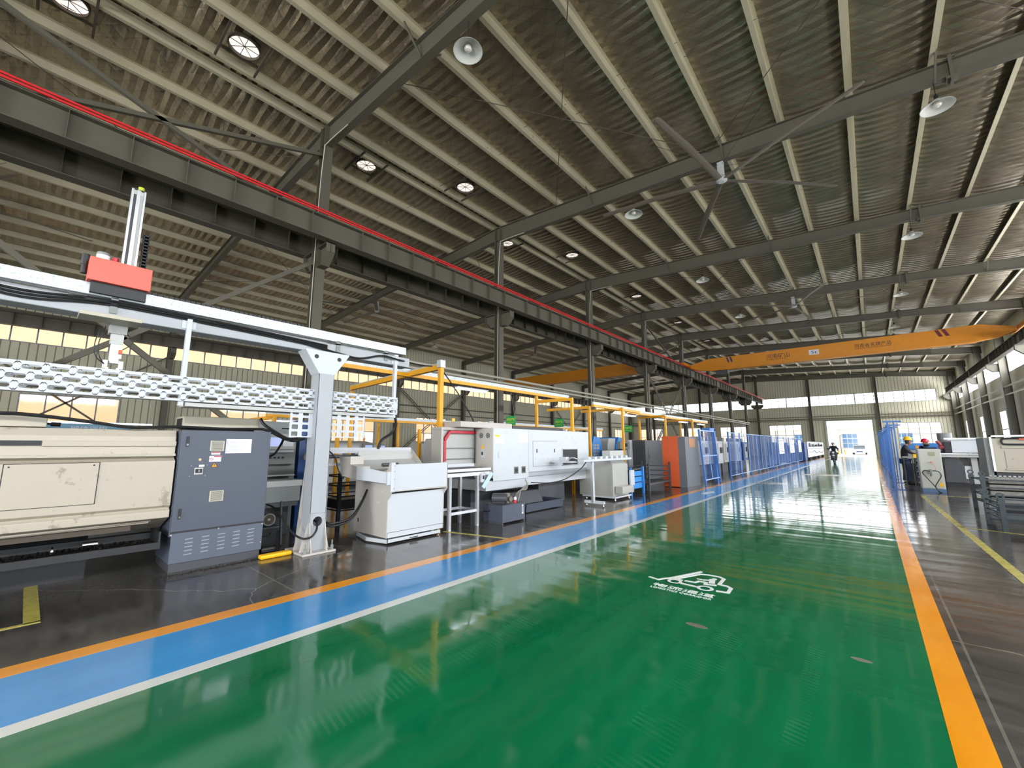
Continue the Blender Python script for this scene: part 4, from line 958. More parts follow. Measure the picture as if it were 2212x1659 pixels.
# ---- white unloading bin
W = thing('unloading_bin', 'white sheet steel unloading bin with side chute on levelling feet', 'machine', (-6.3, 4.35, 0))
BX0, BX1 = -6.84, -5.85
b = MB(); b.prism([(BX0,.08),(BX1,.08),(BX1,.66),(-5.76,.76),(-5.76,1.22),(-5.83,1.24),(-5.88,1.12),(-6.3,1.05),(-6.84,1.30)], 1, 3.80, 3.812); b.build('left_side_plate', warmwhite, W)
b = MB(); b.prism([(BX0,.08),(BX1,.08),(BX1,.66),(-5.76,.76),(-5.76,1.24),(-6.4,1.1),(-6.84,1.45)], 1, 4.93, 4.942); b.build('right_side_plate', warmwhite, W)
boxo('front_panel', white, W, BX1-.012, 3.812, .16, BX1, 4.93, .75, bevel=.003); boxo('front_sill', white, W, BX1-.02, 3.82, .08, BX1+.004, 4.92, .155)
boxo('upper_front_panel', white, W, -5.772, 3.86, .80, -5.76, 4.94, 1.21, bevel=.003); b = MB(); b.bar((-5.77,3.86,.795),(-5.77,4.93,.79),.03,.014); b.build('hem_strip', warmwhite, W)
boxo('corner_upright', white, W, -5.79, 3.79, .78, -5.745, 3.86, 1.245, bevel=.012)
for z_ in (.84,.98,1.1,1.19):
    b = MB(); b.cyl((-5.745,3.84,z_),(-5.742,3.84,z_),.006,n=8); b.build('screw', dgrey, W)
b = MB(); b.box(BX0, 3.812, .3, BX0+.012, 4.93, 1.42); b.bar((-6.8,3.812,1.2),(-6.8,4.93,1.2),.02,.3); b.quad((-6.83,3.812,1.28),(-6.83,4.93,1.28),(-5.9,4.93,.85),(-5.9,3.812,.85)); b.build('sloping_inner_tray', lgrey, W)
b = MB(); b.prism([(-7.0,1.32),(-6.88,1.0),(-6.38,.965),(-6.38,1.17),(-6.60,1.20),(-6.60,1.33)], 1, 3.55, 3.79); b.build('side_chute', warmwhite, W, bevel=.003)
b = MB(); b.quad((-6.38,3.55,1.18),(-5.80,3.74,1.09),(-5.80,3.74,.92),(-6.38,3.55,.965)); b.quad((-6.38,3.56,1.18),(-5.80,3.75,1.09),(-5.80,3.75,.92),(-6.38,3.56,.965)); b.quad((-6.38,3.55,.965),(-5.80,3.74,.92),(-5.80,3.79,.90),(-6.38,3.79,.93)); b.box(-5.80,3.73,.90,-5.77,3.79,1.1); b.build('chute_front', white, W)
boxo('open_mouth', dgrey, W, -6.92, 3.58, 1.30, -6.64, 3.76, 1.334)
b = MB(); b.cyl((-6.2,3.9,1.19),(-6.2,4.2,1.19),.03,n=12); b.build('roller_stub', dgrey, W)
for p in ((-6.0,.78),(-6.04,.77),(-6.25,.83),(-6.2,.62),(-6.13,.6),(-6.1,.6),(-6.65,.62),(-6.65,.55),(-6.35,.9),(-6.15,.93)):
    b = MB(); b.cyl((p[0],3.8,p[1]),(p[0],3.79,p[1]),.011,n=10); b.build('screw_cap', white, W)
boxo('side_hole', inkd, W, -6.72, 3.797, .24, -6.69, 3.8, .30)
for x_, y_ in ((-6.78,3.86),(-5.92,3.86),(-6.78,4.88),(-5.92,4.88)):
    b = MB(); b.cyl((x_,y_,0),(x_,y_,.02),.04,.034,16); b.cyl((x_,y_,.02),(x_,y_,.09),.012,n=10); b.build('levelling_foot', chrome, W)
t_ = thing('oil_drip_pan', 'shallow white drip pan with black handle under the white bin', 'drip pan', (-6.2, 4.3, 0))
b = MB(); b.box(-6.7,3.78,.022,-5.76,4.78,.03); b.box(-5.775,3.76,.022,-5.76,4.8,.078); b.prism([(-5.76,3.76),(-6.2,3.66),(-6.7,3.78),(-6.7,3.79),(-6.2,3.675),(-5.76,3.775)], 2, .022, .078); b.build('pan', white, t_)
b = MB(); b.tube([(-5.76,4.18,.05),(-5.742,4.19,.05),(-5.742,4.31,.05),(-5.76,4.32,.05)], .006, 6); b.build('pan_handle', black, t_)
for x_ in (-6.6,-5.9): boxo('pan_runner', dgrey, t_, x_, 3.85, 0, x_+.03, 4.7, .022)
s_ = thing('slide_unit', 'long smudged white linear slide reaching over the white bin', 'linear slide', (-7.1, 4.2, 1.3))
boxo('slide_beam', white_d, s_, -7.16, 3.25, 1.375, -7.06, 5.08, 1.475, bevel=.004); b = MB(); b.cyl((-7.02,3.3,1.325),(-7.02,4.3,1.325),.032,n=14); b.build('piston_tube', dgrey, s_, smooth=True); b = MB(); b.cyl((-7.02,4.3,1.33),(-7.02,4.95,1.33),.018,n=12); b.build('piston_rod', chrome, s_)
boxo('lower_rail', white, s_, -7.16, 3.1, 1.17, -7.04, 4.95, 1.21); boxo('side_block', alu, s_, -7.05, 3.08, 1.27, -6.98, 3.26, 1.40, bevel=.006); boxo('dark_motor', dgrey, s_, -7.05, 2.95, 1.28, -6.98, 3.07, 1.38, bevel=.006)
boxo('clamp_plate', dgrey, s_, -7.06, 3.2, 1.43, -7.04, 3.4, 1.49)
for y_ in (3.24,3.3,3.36):
    b = MB(); b.cyl((-7.04,y_,1.46),(-7.03,y_,1.46),.012,n=10); b.build('clamp_bolt', chrome, s_)
for y_ in (3.35, 4.9): boxo('support_post', lgrey, s_, -7.16, y_, 0, -7.08, y_+.08, 1.17)
cable('slide_cable', 'black cable arching down from the slide unit to the bin', [(-7.0,3.15,1.42),(-6.96,3.3,1.44),(-6.95,3.45,1.32),(-6.9,3.5,1.1),(-6.85,3.58,.95)], .012)
rk = thing('dark_steel_rack', 'dark steel rack with bars standing behind the white bin', 'rack', (-8.0, 4.3, 0))
for x_, y_ in ((-8.3,3.9),(-7.6,3.9),(-8.3,4.9),(-7.6,4.9)): boxo('leg', black, rk, x_-.03, y_-.03, 0, x_+.03, y_+.03, 1.0)
for z_ in (.3,.55,.75,.92):
    b = MB(); b.box(-8.3,3.89,z_,-7.6,3.91,z_+.025); b.box(-8.3,4.89,z_,-7.6,4.91,z_+.025); b.box(-8.31,3.9,z_,-8.29,4.9,z_+.025); b.box(-7.61,3.9,z_,-7.59,4.9,z_+.025); b.build('rack_bars', black, rk)
boxo('dark_load', blackr, rk, -8.25, 3.95, .325, -7.65, 4.85, .5, bevel=.01)

# ---- aluminium profile table
T = thing('profile_table', 'aluminium profile stand between the white bin and white machine', 'stand', (-6.1, 5.5, 0))
def prof(b, p, q, w_=.05):
    b.bar(p, q, w_, w_); P_, Q_ = Vector(p), Vector(q)
for i, (x_, y_) in enumerate(((-5.86,5.08),(-5.86,5.78),(-6.35,5.08),(-6.35,5.78))):
    b = MB(); b.box(x_-.028,y_-.028,0,x_+.028,y_+.028,.95); o = b.build('leg', alu, T)
    b = MB(); b.box(x_+.0285,y_-.018,.02,x_+.0295,y_-.01,.94); b.box(x_+.0285,y_+.01,.02,x_+.0295,y_+.018,.94); b.build('leg_groove', dgrey, o)
b = MB()
for z_ in (.26,):
    b.box(-5.88,5.1,z_,-5.84,5.76,z_+.05); b.box(-6.37,5.1,z_,-6.33,5.76,z_+.05); b.box(-6.35,5.06,z_,-5.86,5.1,z_+.05); b.box(-6.35,5.76,z_,-5.86,5.8,z_+.05)
b.build('lower_frame', alu, T)
boxo('top_rail', alu, T, -5.88, 5.0, .93, -5.83, 6.1, 1.0, bevel=.004); boxo('top_rail', alu, T, -5.90, 5.0, 1.02, -5.84, 6.15, 1.075, bevel=.004)
b = MB()
for x_ in (-6.0,-6.2,-6.4,-6.55): b.bar((x_,5.0,1.06),(x_,6.24,1.06),.07,.02)
b.build('slatted_top', dgrey, T); boxo('top_beam', white_d, T, -6.5, 5.02, 1.075, -6.43, 6.24, 1.14)
boxo('switch_box', white, T, -5.84, 5.83, .80, -5.79, 5.93, .97, bevel=.004); boxo('rocker_switch', inkd, T, -5.79, 5.855, .86, -5.786, 5.905, .93)
b = MB(); b.bar((-5.78,5.86,.70),(-5.72,6.05,.98),.008,.09,(0,-1,.5)); b.build('pale_blue_label_strip', M('pale_blue','b9d2e6',.5), T)

# ---- big white machine
A = thing('white_machine', 'large smudged white machine tool with square hatch and dark opening', 'machine', (-7.2, 8.6, 0))
XF = -6.3; YA, YB = 6.69, 10.78
b = MB(); b.box(-8.3, YA, .88, XF, YB, 1.895); b.build('upper_body', white_d, A, bevel=.008)
b = MB(); b.box(XF, 6.69, .74, XF+.008, 7.92, 1.885); b.build('left_front_sheet', white_d, A, bevel=.002)
b = MB(); b.prism([(-8.2,.56),(XF-.08,.56),(XF-.08,.76),(XF-.0,.88),(-8.2,.88)], 1, 7.93, 10.72); b.build('lower_skirt', white, A, bevel=.004)
boxo('lower_left_skirt', white, A, -8.2, 6.5, .54, XF-.03, 7.92, .75, bevel=.004)
boxo('grey_band', M('band_grey','a9adb2',.4), A, XF-.06, 7.94, .775, XF-.02, 10.6, .86)
boxo('front_seam', ink, A, XF, 7.935, .9, XF+.002, 7.94, 1.885)
h_ = boxo('square_hatch', white_d, A, XF, 8.115, 1.005, XF+.012, 9.165, 1.61, bevel=.003)
b = MB(); b.box(XF,8.105,.995,XF+.003,9.175,1.62); b.build('hatch_outline', ink, h_)  # thin grey outline around the hatch
for y_ in (8.24, 9.0): boxo('hatch_handle', dgrey, h_, XF+.012, y_, 1.33, XF+.02, y_+.035, 1.42)
o = boxo('dark_opening', inkd, A, XF, 9.40, .99, XF+.004, 10.14, 1.40)  # flat near-black sheet stands in for the darkness inside
b = MB(); b.box(XF,9.38,1.40,XF+.02,10.16,1.415); b.box(XF,9.38,.975,XF+.02,10.16,.99); b.box(XF,9.38,.975,XF+.02,9.4,1.415); b.box(XF,10.14,.975,XF+.02,10.16,1.415); b.build('opening_frame', lgrey, A)
for y_ in (7.39, 7.66):
    v = boxo('small_vent', M('vent_dark','5b5a52',.5), A, XF+.008, y_, .865, XF+.014, y_+.15, 1.02, bevel=.002); b = MB(); b.cyl((XF+.014,y_+.075,.94),(XF+.017,y_+.075,.94),.05,n=16); b.build('vent_fan', inkd, v)
paper_sheet(A, 'paper_notice', XF+.008, 7.52, 7.92, 1.58, 1.84, 9)
s_ = boxo('yellow_sticker', paper, A, XF+.008, 6.74, 1.56, XF+.01, 7.02, 1.75); boxo('sticker_header', yellow_b, s_, XF+.01, 6.75, 1.70, XF+.011, 6.9, 1.745)
boxo('side_door_latch', lgrey, A, XF+.008, 6.84, 1.23, XF+.012, 6.88, 1.38)
boxo('top_cover', M('dark_cover','3a3b3e',.5), A, -7.6, 7.7, 1.895, -6.6, 9.9, 1.99, bevel=.01); boxo('top_white_box', warmwhite, A, -7.3, 6.0, 1.905, -6.6, 7.68, 2.03, bevel=.008)
boxo('grey_end_box', mgrey, A, -7.0, 9.9, 1.895, -6.7, 10.2, 1.98)
# near side with fans, red trimmed opening
YN = 6.68
boxo('side_sheet', warmwhite, A, -6.87, YN, .8, XF-.002, 6.69, 1.885, bevel=.002)
for x_ in (-6.66, -6.45):
    b = MB(); b.cyl((x_,YN-.006,1.73),(x_,YN,1.73),.058,n=24); f_ = b.build('cooling_fan', dgrey, A); b = MB(); b.lathe((x_,YN-.008,1.73), [(.02,0),(.032,-.003),(.044,0)], 20, 1); b.build('fan_guard', mgrey, f_)
b = MB(); b.prism([(-6.66,1.44),(-6.56,1.44),(-6.61,1.54)], 1, YN-.002, YN); b.build('warning_triangle', yellow_b, A); o = boxo('main_switch', white, A, -6.66, YN-.01, 1.24, -6.56, YN, 1.43, bevel=.003); boxo('switch_lever', inkd, o, -6.63, YN-.02, 1.30, -6.59, YN-.01, 1.37)
XB = -6.62
boxo('bay_back', lgrey, A, -7.12, 5.74, 1.10, XB-.27, YN, 1.84, bevel=.004)
b = MB(); b.box(-7.14, 5.66, 1.84, XB-.2, YN, 1.90); b.box(-7.14, 5.66, 1.06, XB-.2, 5.72, 1.84); b.box(-7.14, 5.66, 1.0, XB-.2, YN, 1.1); b.build('loading_bay_shell', warmwhite, A, bevel=.005)
for p, q in zip([(5.76,1.10),(5.76,1.62),(5.90,1.80)], [(5.76,1.62),(5.90,1.80),(YN,1.80)]):
    b = MB(); b.bar((XB-.22,p[0],p[1]),(XB-.22,q[0],q[1]),.06,.06,(1,0,0)); b.build('red_trim', red_d, A, bevel=.006)
boxo('inner_shelf', mgrey, A, XB-.26, 5.8, 1.45, XB-.22, YN, 1.465)
boxo('inner_shelf', mgrey, A, XB-.26, 5.8, 1.22, XB-.22, YN, 1.235)
b = MB(); b.cyl((-6.9,6.05,1.9),(-6.9,6.05,1.98),.02,n=10); m_ = b.build('beacon_base', white, A); b = MB(); b.cyl((-6.9,6.05,1.98),(-6.9,6.05,2.1),.035,n=14); b.build('beacon_lens', M('amber_lens2','f0b040',.3,emit=.3), m_)
boxo('machine_base', dgrey, A, -8.1, 8.75, 0, -6.62, 9.95, .56, bevel=.01); boxo('machine_base', dgrey, A, -8.1, 6.7, 0, -7.0, 8.7, .54)
p_ = thing('chip_pan', 'slate grey chip pan pulled out beneath the white machine', 'chip pan', (-6.4, 8.2, 0))
b = MB(); b.box(-6.6,7.45,.02,-6.0,8.92,.04); b.prism([(-6.0,.02),(-5.97,.2),(-5.99,.2),(-6.02,.02)], 1, 7.45, 8.92); b.box(-6.6,7.45,.02,-6.0,7.47,.2); b.box(-6.6,8.9,.02,-6.0,8.92,.2); b.build('pan', slate, p_)
boxo('oily_swarf', chips, p_, -6.58, 7.48, .04, -6.04, 8.88, .15); boxo('pan_feet', black, p_, -6.55, 7.6, 0, -6.1, 8.8, .02)
b = MB(); b.prism([(-6.95,.15),(-6.3,.15),(-6.45,.42),(-6.95,.42)], 1, 7.4, 8.5); b.build('swarf_chute', dgrey, p_)
q_ = thing('hydraulic_power_pack', 'dark oil tank with motor, gauge and red cap before the white machine', 'power pack', (-5.75, 6.45, 0))
boxo('oil_tank', slate, q_, -6.02, 6.12, .03, -5.5, 6.80, .355, bevel=.005); boxo('tank_top', dgrey, q_, -6.03, 6.11, .355, -5.49, 6.81, .365)
for y_ in (6.12, 6.77): boxo('tank_leg', dgrey, q_, -6.0, y_, 0, -5.51, y_+.03, .03)
o = boxo('oil_level_glass', paper, q_, -5.5, 6.70, .14, -5.492, 6.74, .32, bevel=.003); boxo('level_window', inkd, o, -5.492, 6.712, .17, -5.49, 6.728, .29)
b = MB(); b.cyl((-5.85,6.2,.47),(-5.6,6.36,.47),.085,n=22); m_ = b.build('electric_motor', dgrey, q_, smooth=True)
b = MB()
for i in range(12):
    a = i*PI/6; d = Vector((.25,.16,0)).normalized(); u_ = Vector((0,0,1)); n_ = d.cross(u_)
    o1 = (u_*math.cos(a)+n_*math.sin(a))*.09; b.bar(Vector((-5.84,6.21,.47))+o1, Vector((-5.64,6.34,.47))+o1, .006, .014, o1)
b.build('cooling_fins', dgrey, m_)
b = MB(); b.cyl((-5.7,6.48,.365),(-5.7,6.48,.55),.06,n=18); b.cyl((-5.7,6.48,.44),(-5.6,6.48,.44),.05,n=16); b.build('pump_body', M('oily_brass','7d7668',.4,.5), q_, smooth=True)
b = MB(); b.cyl((-5.62,6.62,.44),(-5.6,6.62,.44),.035,n=18); b.cyl((-5.64,6.62,.365),(-5.64,6.62,.44),.01,n=8); b.build('pressure_gauge', paper, q_)
b = MB(); b.cyl((-5.58,6.58,.365),(-5.58,6.58,.41),.035,n=18); b.build('filler_cap', M('cap_red','c9252f',.4), q_)
b = MB(); b.tube([(-5.99,6.2,.25),(-5.99,6.115-.02,.22),(-5.85,6.095,.22),(-5.85,6.12,.25)], .008, 6); b.build('tank_handle', black, q_)
for i, dx in enumerate((0,.04,.08)):
    cable('hydraulic_hose', ['beige','grey','brown'][i]+' hydraulic hose rising from the power pack', [(-5.7+dx,6.72,.37),(-5.72+dx,6.8,.5),(-5.85,7.1,.55),(-6.0,7.45,.53+dx),(-6.15,7.7,.6),(-6.25,7.75,.72)], .016, M('hose_beige','9d9482',.5) if i == 0 else mgrey, 'hydraulic hoses', 'hose')
for i in range(4):
    cable('oil_line', 'thin dark oil line dropping to the power pack, %s from the left' % ORD[i], [(-6.28,7.35+i*.07,.56),(-6.2,7.3+i*.06,.45),(-5.9,6.95+i*.02,.40),(-5.75,6.7,.37)], .006, None, 'oil lines', 'pipe')
# ---- parts conveyor and feeder
F = thing('parts_conveyor', 'white parts conveyor arm on a T-foot stand beside the dark opening', 'conveyor', (-5.5, 10.2, 0))
boxo('conveyor_beam', white_d, F, -5.58, 9.0, 1.10, -5.40, 11.7, 1.16, bevel=.004)
for i in range(8): b = MB(); b.box(-5.56, 9.3+i*.3, 1.16, -5.44, 9.42+i*.3, 1.22); b.build('clamp_block', white_d, F)
boxo('stand_post', alu, F, -5.53, 9.52, .07, -5.46, 9.6, 1.10, bevel=.004)
boxo('stand_foot', white, F, -5.74, 9.53, .05, -5.18, 9.6, .12, bevel=.006)
for x_ in (-5.7,-5.22):
    b = MB(); b.cyl((x_,9.565,0),(x_,9.565,.05),.03,.012,12); b.build('levelling_foot', chrome, F)
b = MB(); b.tube([(-5.9,8.95,1.12),(-5.75,9.0,1.2),(-5.65,9.1,1.16)], .02, 8); b.box(-6.2,8.75,1.08,-5.6,9.05,1.12); b.box(-6.0,8.8,1.12,-5.8,8.95,1.22); b.build('pick_up_head', alu, F)
cable('conveyor_cable', 'black cable sagging from the conveyor to the machine skirt', [(-5.5,9.35,1.15),(-5.55,9.3,1.05),(-5.6,9.1,.9),(-5.75,8.7,.7),(-5.95,8.3,.62),(-6.2,7.9,.64)], .013)
V = thing('bowl_feeder', 'light grey feeder cabinet with small box and levelling feet', 'feeder', (-6.0, 11.1, 0))
boxo('feeder_body', M('stainless_dull','b7b6ae',.35,.35,.08,3), V, -6.6, 10.72, .1, -5.52, 11.66, .98, bevel=.006); b = MB(); b.prism([(-6.6,.98),(-5.52,.98),(-5.6,1.03),(-6.3,1.09)], 1, 10.78, 11.6); b.build('feeder_hopper', lgrey, V)
boxo('side_wing', white, V, -6.9, 10.66, .82, -6.1, 10.7, 1.06); boxo('control_case', lgrey, V, -5.85, 10.75, 1.03, -5.6, 11.6, 1.36, bevel=.005); boxo('junction_box', M('stainless_dull','b7b6ae',.35,.35,.08,3), V, -5.5, 10.8, .19, -5.28, 11.5, .38, bevel=.005)
boxo('under_plate', white, V, -6.5, 10.7, .06, -5.45, 11.7, .1)
for x_, y_ in ((-5.5,10.76),(-5.5,11.62),(-6.4,10.76),(-6.4,11.62)):
    b = MB(); b.cyl((x_,y_,0),(x_,y_,.06),.03,.012,12); b.build('levelling_foot', chrome, V)
boxo('white_plate', white, V, -5.5, 11.7, .35, -5.45, 11.95, .78)
B_ = thing('blue_stillage', 'bright blue steel stillage of parts behind the feeder', 'stillage', (-5.9, 12.6, 0))
b = MB()
for z_ in (.2,.38,.56): b.box(-5.66,12.1,z_,-5.64,12.9,z_+.15); b.box(-6.4,12.08,z_,-5.64,12.1,z_+.15)
b.build('corrugated_side', blue_l, B_)
for x_, y_ in ((-5.62,12.05),(-5.62,12.95),(-6.42,12.05),(-6.42,12.95)): boxo('corner_leg', blue_l, B_, x_-.03, y_-.03, 0, x_+.03, y_+.03, .84)
b = MB(); b.box(-6.4,12.1,.18,-5.66,12.9,.2); b.build('stillage_floor', blue_l, B_)
b = MB()
for i in range(14): b.cyl((-6.35+.05*i,12.15,.7+.03*(i%3)),(-6.3+.05*i,12.85,.72+.03*((i+1)%3)),.04,n=10)
o = b.build('steel_forgings', blackr, B_); o['kind'] = 'stuff'
# dark racks before the dark cabinet
def rack(x, y, lx, ly, h, nb, label, mat=dgrey, loops=True):
    th = thing('steel_stillage', label, 'stillage', (x, y, 0), 'dark steel stillages')
    for i, (sx, sy) in enumerate(((0,0),(1,0),(0,1),(1,1))):
        cx2, cy2 = x+lx*sx, y+ly*sy; o = boxo('corner_post', mat, th, cx2-.03, cy2-.03, 0, cx2+.03, cy2+.03, h, bevel=.004)
        if loops:
            b = MB(); b.lathe((cx2, cy2, h+.045), [(.03,-.02),(.05,-.02),(.05,.02),(.03,.02),(.03,-.02)], 14, 0 if sy == 0 else 0); b.build('lifting_eye', mat, o)
    for z_ in [h*(.3+.62*i/(nb-1)) for i in range(nb)]:
        b = MB(); b.bar((x,y,z_),(x+lx,y,z_),.02,.025); b.bar((x,y+ly,z_),(x+lx,y+ly,z_),.02,.025); b.bar((x,y,z_),(x,y+ly,z_),.02,.025); b.bar((x+lx,y,z_),(x+lx,y+ly,z_),.02,.025); b.build('side_rail', mat, th)
    boxo('stillage_deck', mat, th, x, y, .2, x+lx, y+ly, .24); return th
rack(-6.75, 13.6, 1.05, 1.9, .82, 4, 'long dark steel stillage before the dark grey cabinet')
# grey/dark cabinets
K1 = thing('dark_control_cabinet', 'wide charcoal control cabinet with a small hatch behind the stillage', 'cabinet', (-7.9, 19.4, 0))
boxo('cabinet_body', dgrey, K1, -8.2, 17.9, 0, -7.6, 20.85, 1.74, bevel=.008); o = boxo('small_hatch', dgrey, K1, -7.6, 18.2, .7, -7.592, 19.4, 1.4); boxo('hatch_latch', black, o, -7.592, 18.3, .95, -7.585, 18.36, 1.1)
K2 = thing('beige_press', 'beige press with gauges between the charcoal and orange cabinets', 'machine', (-7.9, 21.5, 0))
boxo('press_body', creamp, K2, -8.4, 20.9, 0, -7.5, 22.1, 1.76, bevel=.01); boxo('press_window', dgrey, K2, -7.5, 21.1, 1.05, -7.49, 21.8, 1.6); boxo('gauge_panel', lgrey, K2, -7.5, 21.1, .55, -7.48, 21.8, .98)
for y_ in (21.3, 21.6):
    b = MB(); b.cyl((-7.48,y_,.8),(-7.46,y_,.8),.08,n=16); b.build('gauge', paper, K2)
boxo('press_motor', black, K2, -7.49, 21.3, 1.15, -7.4, 21.6, 1.45, bevel=.01)
K3 = thing('orange_grey_cabinet', 'tall cabinet, orange on the near side and slate grey in front', 'cabinet', (-5.5, 16.3, 0))
boxo('orange_half', orange, K3, -5.95, 15.55, .02, -5.36, 16.5, 1.84, bevel=.006); boxo('grey_door', M('cab_grey','5c6066',.5), K3, -5.36, 15.55, .0, -5.10, 17.05, 1.82, bevel=.006); boxo('brown_board', brown, K3, -5.10, 15.95, 1.44, -5.09, 16.62, 1.76)

# ---- yellow station frames with white rails
ym = yellow
def post(x, y, h, label, w_=.1):
    b = MB(); b.box(x-w_/2, y-w_/2, 0, x+w_/2, y+w_/2, h); return tag(b.build('yellow_post', ym, bevel=.004), label, 'post', 'yellow posts of the station frames')
post(-7.2, 5.92, 3.25, 'tall yellow post in front of the red-trimmed machine')
f_ = thing('yellow_crossbeam', 'yellow crossbeam running left from the nearest yellow post', 'beam', (-7.2, 6, 3.3))
b = MB(); b.bar((-7.25,5.95,3.28),(-12.1,6.4,3.28),.1,.12); b.build('beam', ym, f_); b = MB(); b.bar((-7.15,5.94,3.36),(-12.1,6.4,3.36),.05,.03); b.build('top_tube', galv, f_)
boxo('joint_block', galv, f_, -7.27, 5.85, 3.25, -7.13, 5.99, 3.42, bevel=.004)
def rail(x, y0, y1, z, label, posts=(), white_h=.1):
    th = thing('light_rail', label, 'rail', (x, y0, z), 'white and yellow rails over the stations')
    boxo('white_rail', galv, th, x-.04, y0, z, x+.04, y1, z+white_h); boxo('yellow_underside', ym, th, x-.05, y0, z-.09, x+.05, y1, z)
    return th
rail(-8.6, 4.0, 13.3, 3.3, 'longest white and yellow rail, ending behind the white machine')
rail(-7.5, 13.2, 17.2, 2.98, 'white and yellow rail above the blue machines')
rail(-8.3, 17.6, 30.0, 3.05, 'thin rail carrying the row of tube lights')
rail(-13.4, 4.5, 12.5, 2.45, 'low white and yellow rail in the left bay, nearer one')
rail(-13.0, 13.5, 24.0, 2.5, 'low white and yellow rail in the left bay, farther one')
for i, (x, y, h) in enumerate([(-12.1,6.45,3.2),(-8.6,11.3,3.2),(-7.25,11.42,3.05),(-7.5,12.95,2.9),(-7.35,15.25,3.0),(-9.0,20.6,2.95),(-7.5,20.2,2.95),(-7.6,24.6,2.95),(-8.9,26.5,2.95),(-8.9,31.5,2.95),(-14.7,9.0,2.4),(-13.5,9.1,2.45),(-13.3,4.7,2.4),(-13.0,13.7,2.4),(-13.0,17.4,2.4),(-13.0,21.0,2.4),(-10.3,7.7,2.0),(-11.2,5.6,2.2)]):
    post(x, y, h, ['yellow post at the far end of the nearest crossbeam','yellow post behind the top of the white machine','yellow post at the right end of the white machine','yellow post left of the first blue machine','yellow post right of the blue machines','rear yellow post behind the charcoal cabinet','front yellow post beside the charcoal cabinet','yellow post behind the leaning fence gate','yellow post behind the fence, paired with the tube lights','last yellow post of the station frames','yellow post seen through the square-hole guard','yellow post right of the square-hole guard','yellow post left under the low rail','yellow post under the green signs','second yellow post of the farther low rail','third yellow post of the farther low rail','short yellow post behind the slide unit','short yellow post left of the slide unit'][i], .085)
for i, (xa, ya, xb, yb, z) in enumerate([(-8.6,11.3,-7.25,11.42,3.0),(-7.5,12.95,-9.3,12.9,2.85),(-7.35,15.25,-9.2,15.2,2.93),(-9.0,20.6,-7.5,20.2,2.93),(-7.6,24.6,-9.2,24.5,2.93),(-13.3,4.7,-15.3,4.7,2.36),(-13.0,13.7,-15.5,13.6,2.38)]):
    b = MB(); b.bar((xa,ya,z),(xb,yb,z),.08,.1); tag(b.build('yellow_crossbeam', ym), 'short yellow crossbeam between two posts, %s along the row' % ORD[i], 'beam', 'short crossbeams of the stations')
tb0 = thing('tube_light', 'x', 'tube light', (0,0,0), 'tube lights over the stations')
boxo('light_tray', white, tb0, -.1, -.62, .03, .1, .62, .06)
for x_ in (-.045, .045):
    b = MB(); b.cyl((x_,-.6,.012),(x_,.6,.012),.016,n=10); b.build('tube', tube_m, tb0)
b = MB(); b.cyl((0,0,.06),(0,0,.12),.01,n=6); b.build('tray_hanger', mgrey, tb0)
for i, (x, y, z) in enumerate([(-8.3,17.9,2.84),(-8.3,21.6,2.84),(-8.3,25.2,2.84),(-8.3,28.6,2.84),(-8.6,8.2,3.08),(-13.4,5.3,2.24)]):
    lb = 'glowing tube light, %s' % ['nearest of the row behind the conveyor','second of the row behind the conveyor','third of the row behind the conveyor','farthest of the row behind the conveyor','under the long rail over the white machine','low at the left behind the white post'][i]
    if i == 0: tb0.location = (x, y, z); tb0['label'] = lb
    else: q_ = dup(tb0, (x, y, z), lb)
def gsign(x, y, z, label, w_=.4, zt_=3.22):
    th = thing('station_sign', label, 'sign', (x, y, z), 'hanging green signs')
    boxo('sign_board', green_s, th, x-w_/2, y-.008, z, x+w_/2, y+.008, z+.3)
    text('sign_lettering', '3\u53f7\u751f\u4ea7\u7ebf', .1, (x-w_*.4, y-.011, z+.14), (1,0,0), (0,0,1), M('sign_yellow','d9e02c',.5), th, width=w_*.8, height=.1)
    text('sign_lettering', 'PRODUCTION LINE', .05, (x-w_*.36, y-.011, z+.07), (1,0,0), (0,0,1), M('sign_yellow','d9e02c',.5), th, width=w_*.72, height=.03)
    b = MB(); b.tube([(x-w_*.4,y,z+.3),(x,y,zt_),(x+w_*.4,y,z+.3)],.005,5,0); b.build('sign_hanger', mgrey, th)
gsign(-8.6, 9.95, 2.14, 'green hanging sign, nearer of the two above the white machine')
gsign(-8.6, 12.65, 2.18, 'green hanging sign, farther of the two above the white machine')
gsign(-8.3, 17.75, 2.1, 'green hanging sign behind the blue machines', zt_=2.97)
for i, (x, z, y0_, y1_) in enumerate([(-9.2,3.75,-3,48),(-9.3,3.62,-3,48)]):
    b = MB(); b.cyl((x,y0_,z),(x,y1_,z),.045,n=10); tag(b.build('overhead_pipe', M('pipe_pale','a9a79a',.4,.3)), '%s of the pair of pale overhead pipes along the stations' % ['upper','lower'][i], 'pipe', 'overhead pipes')

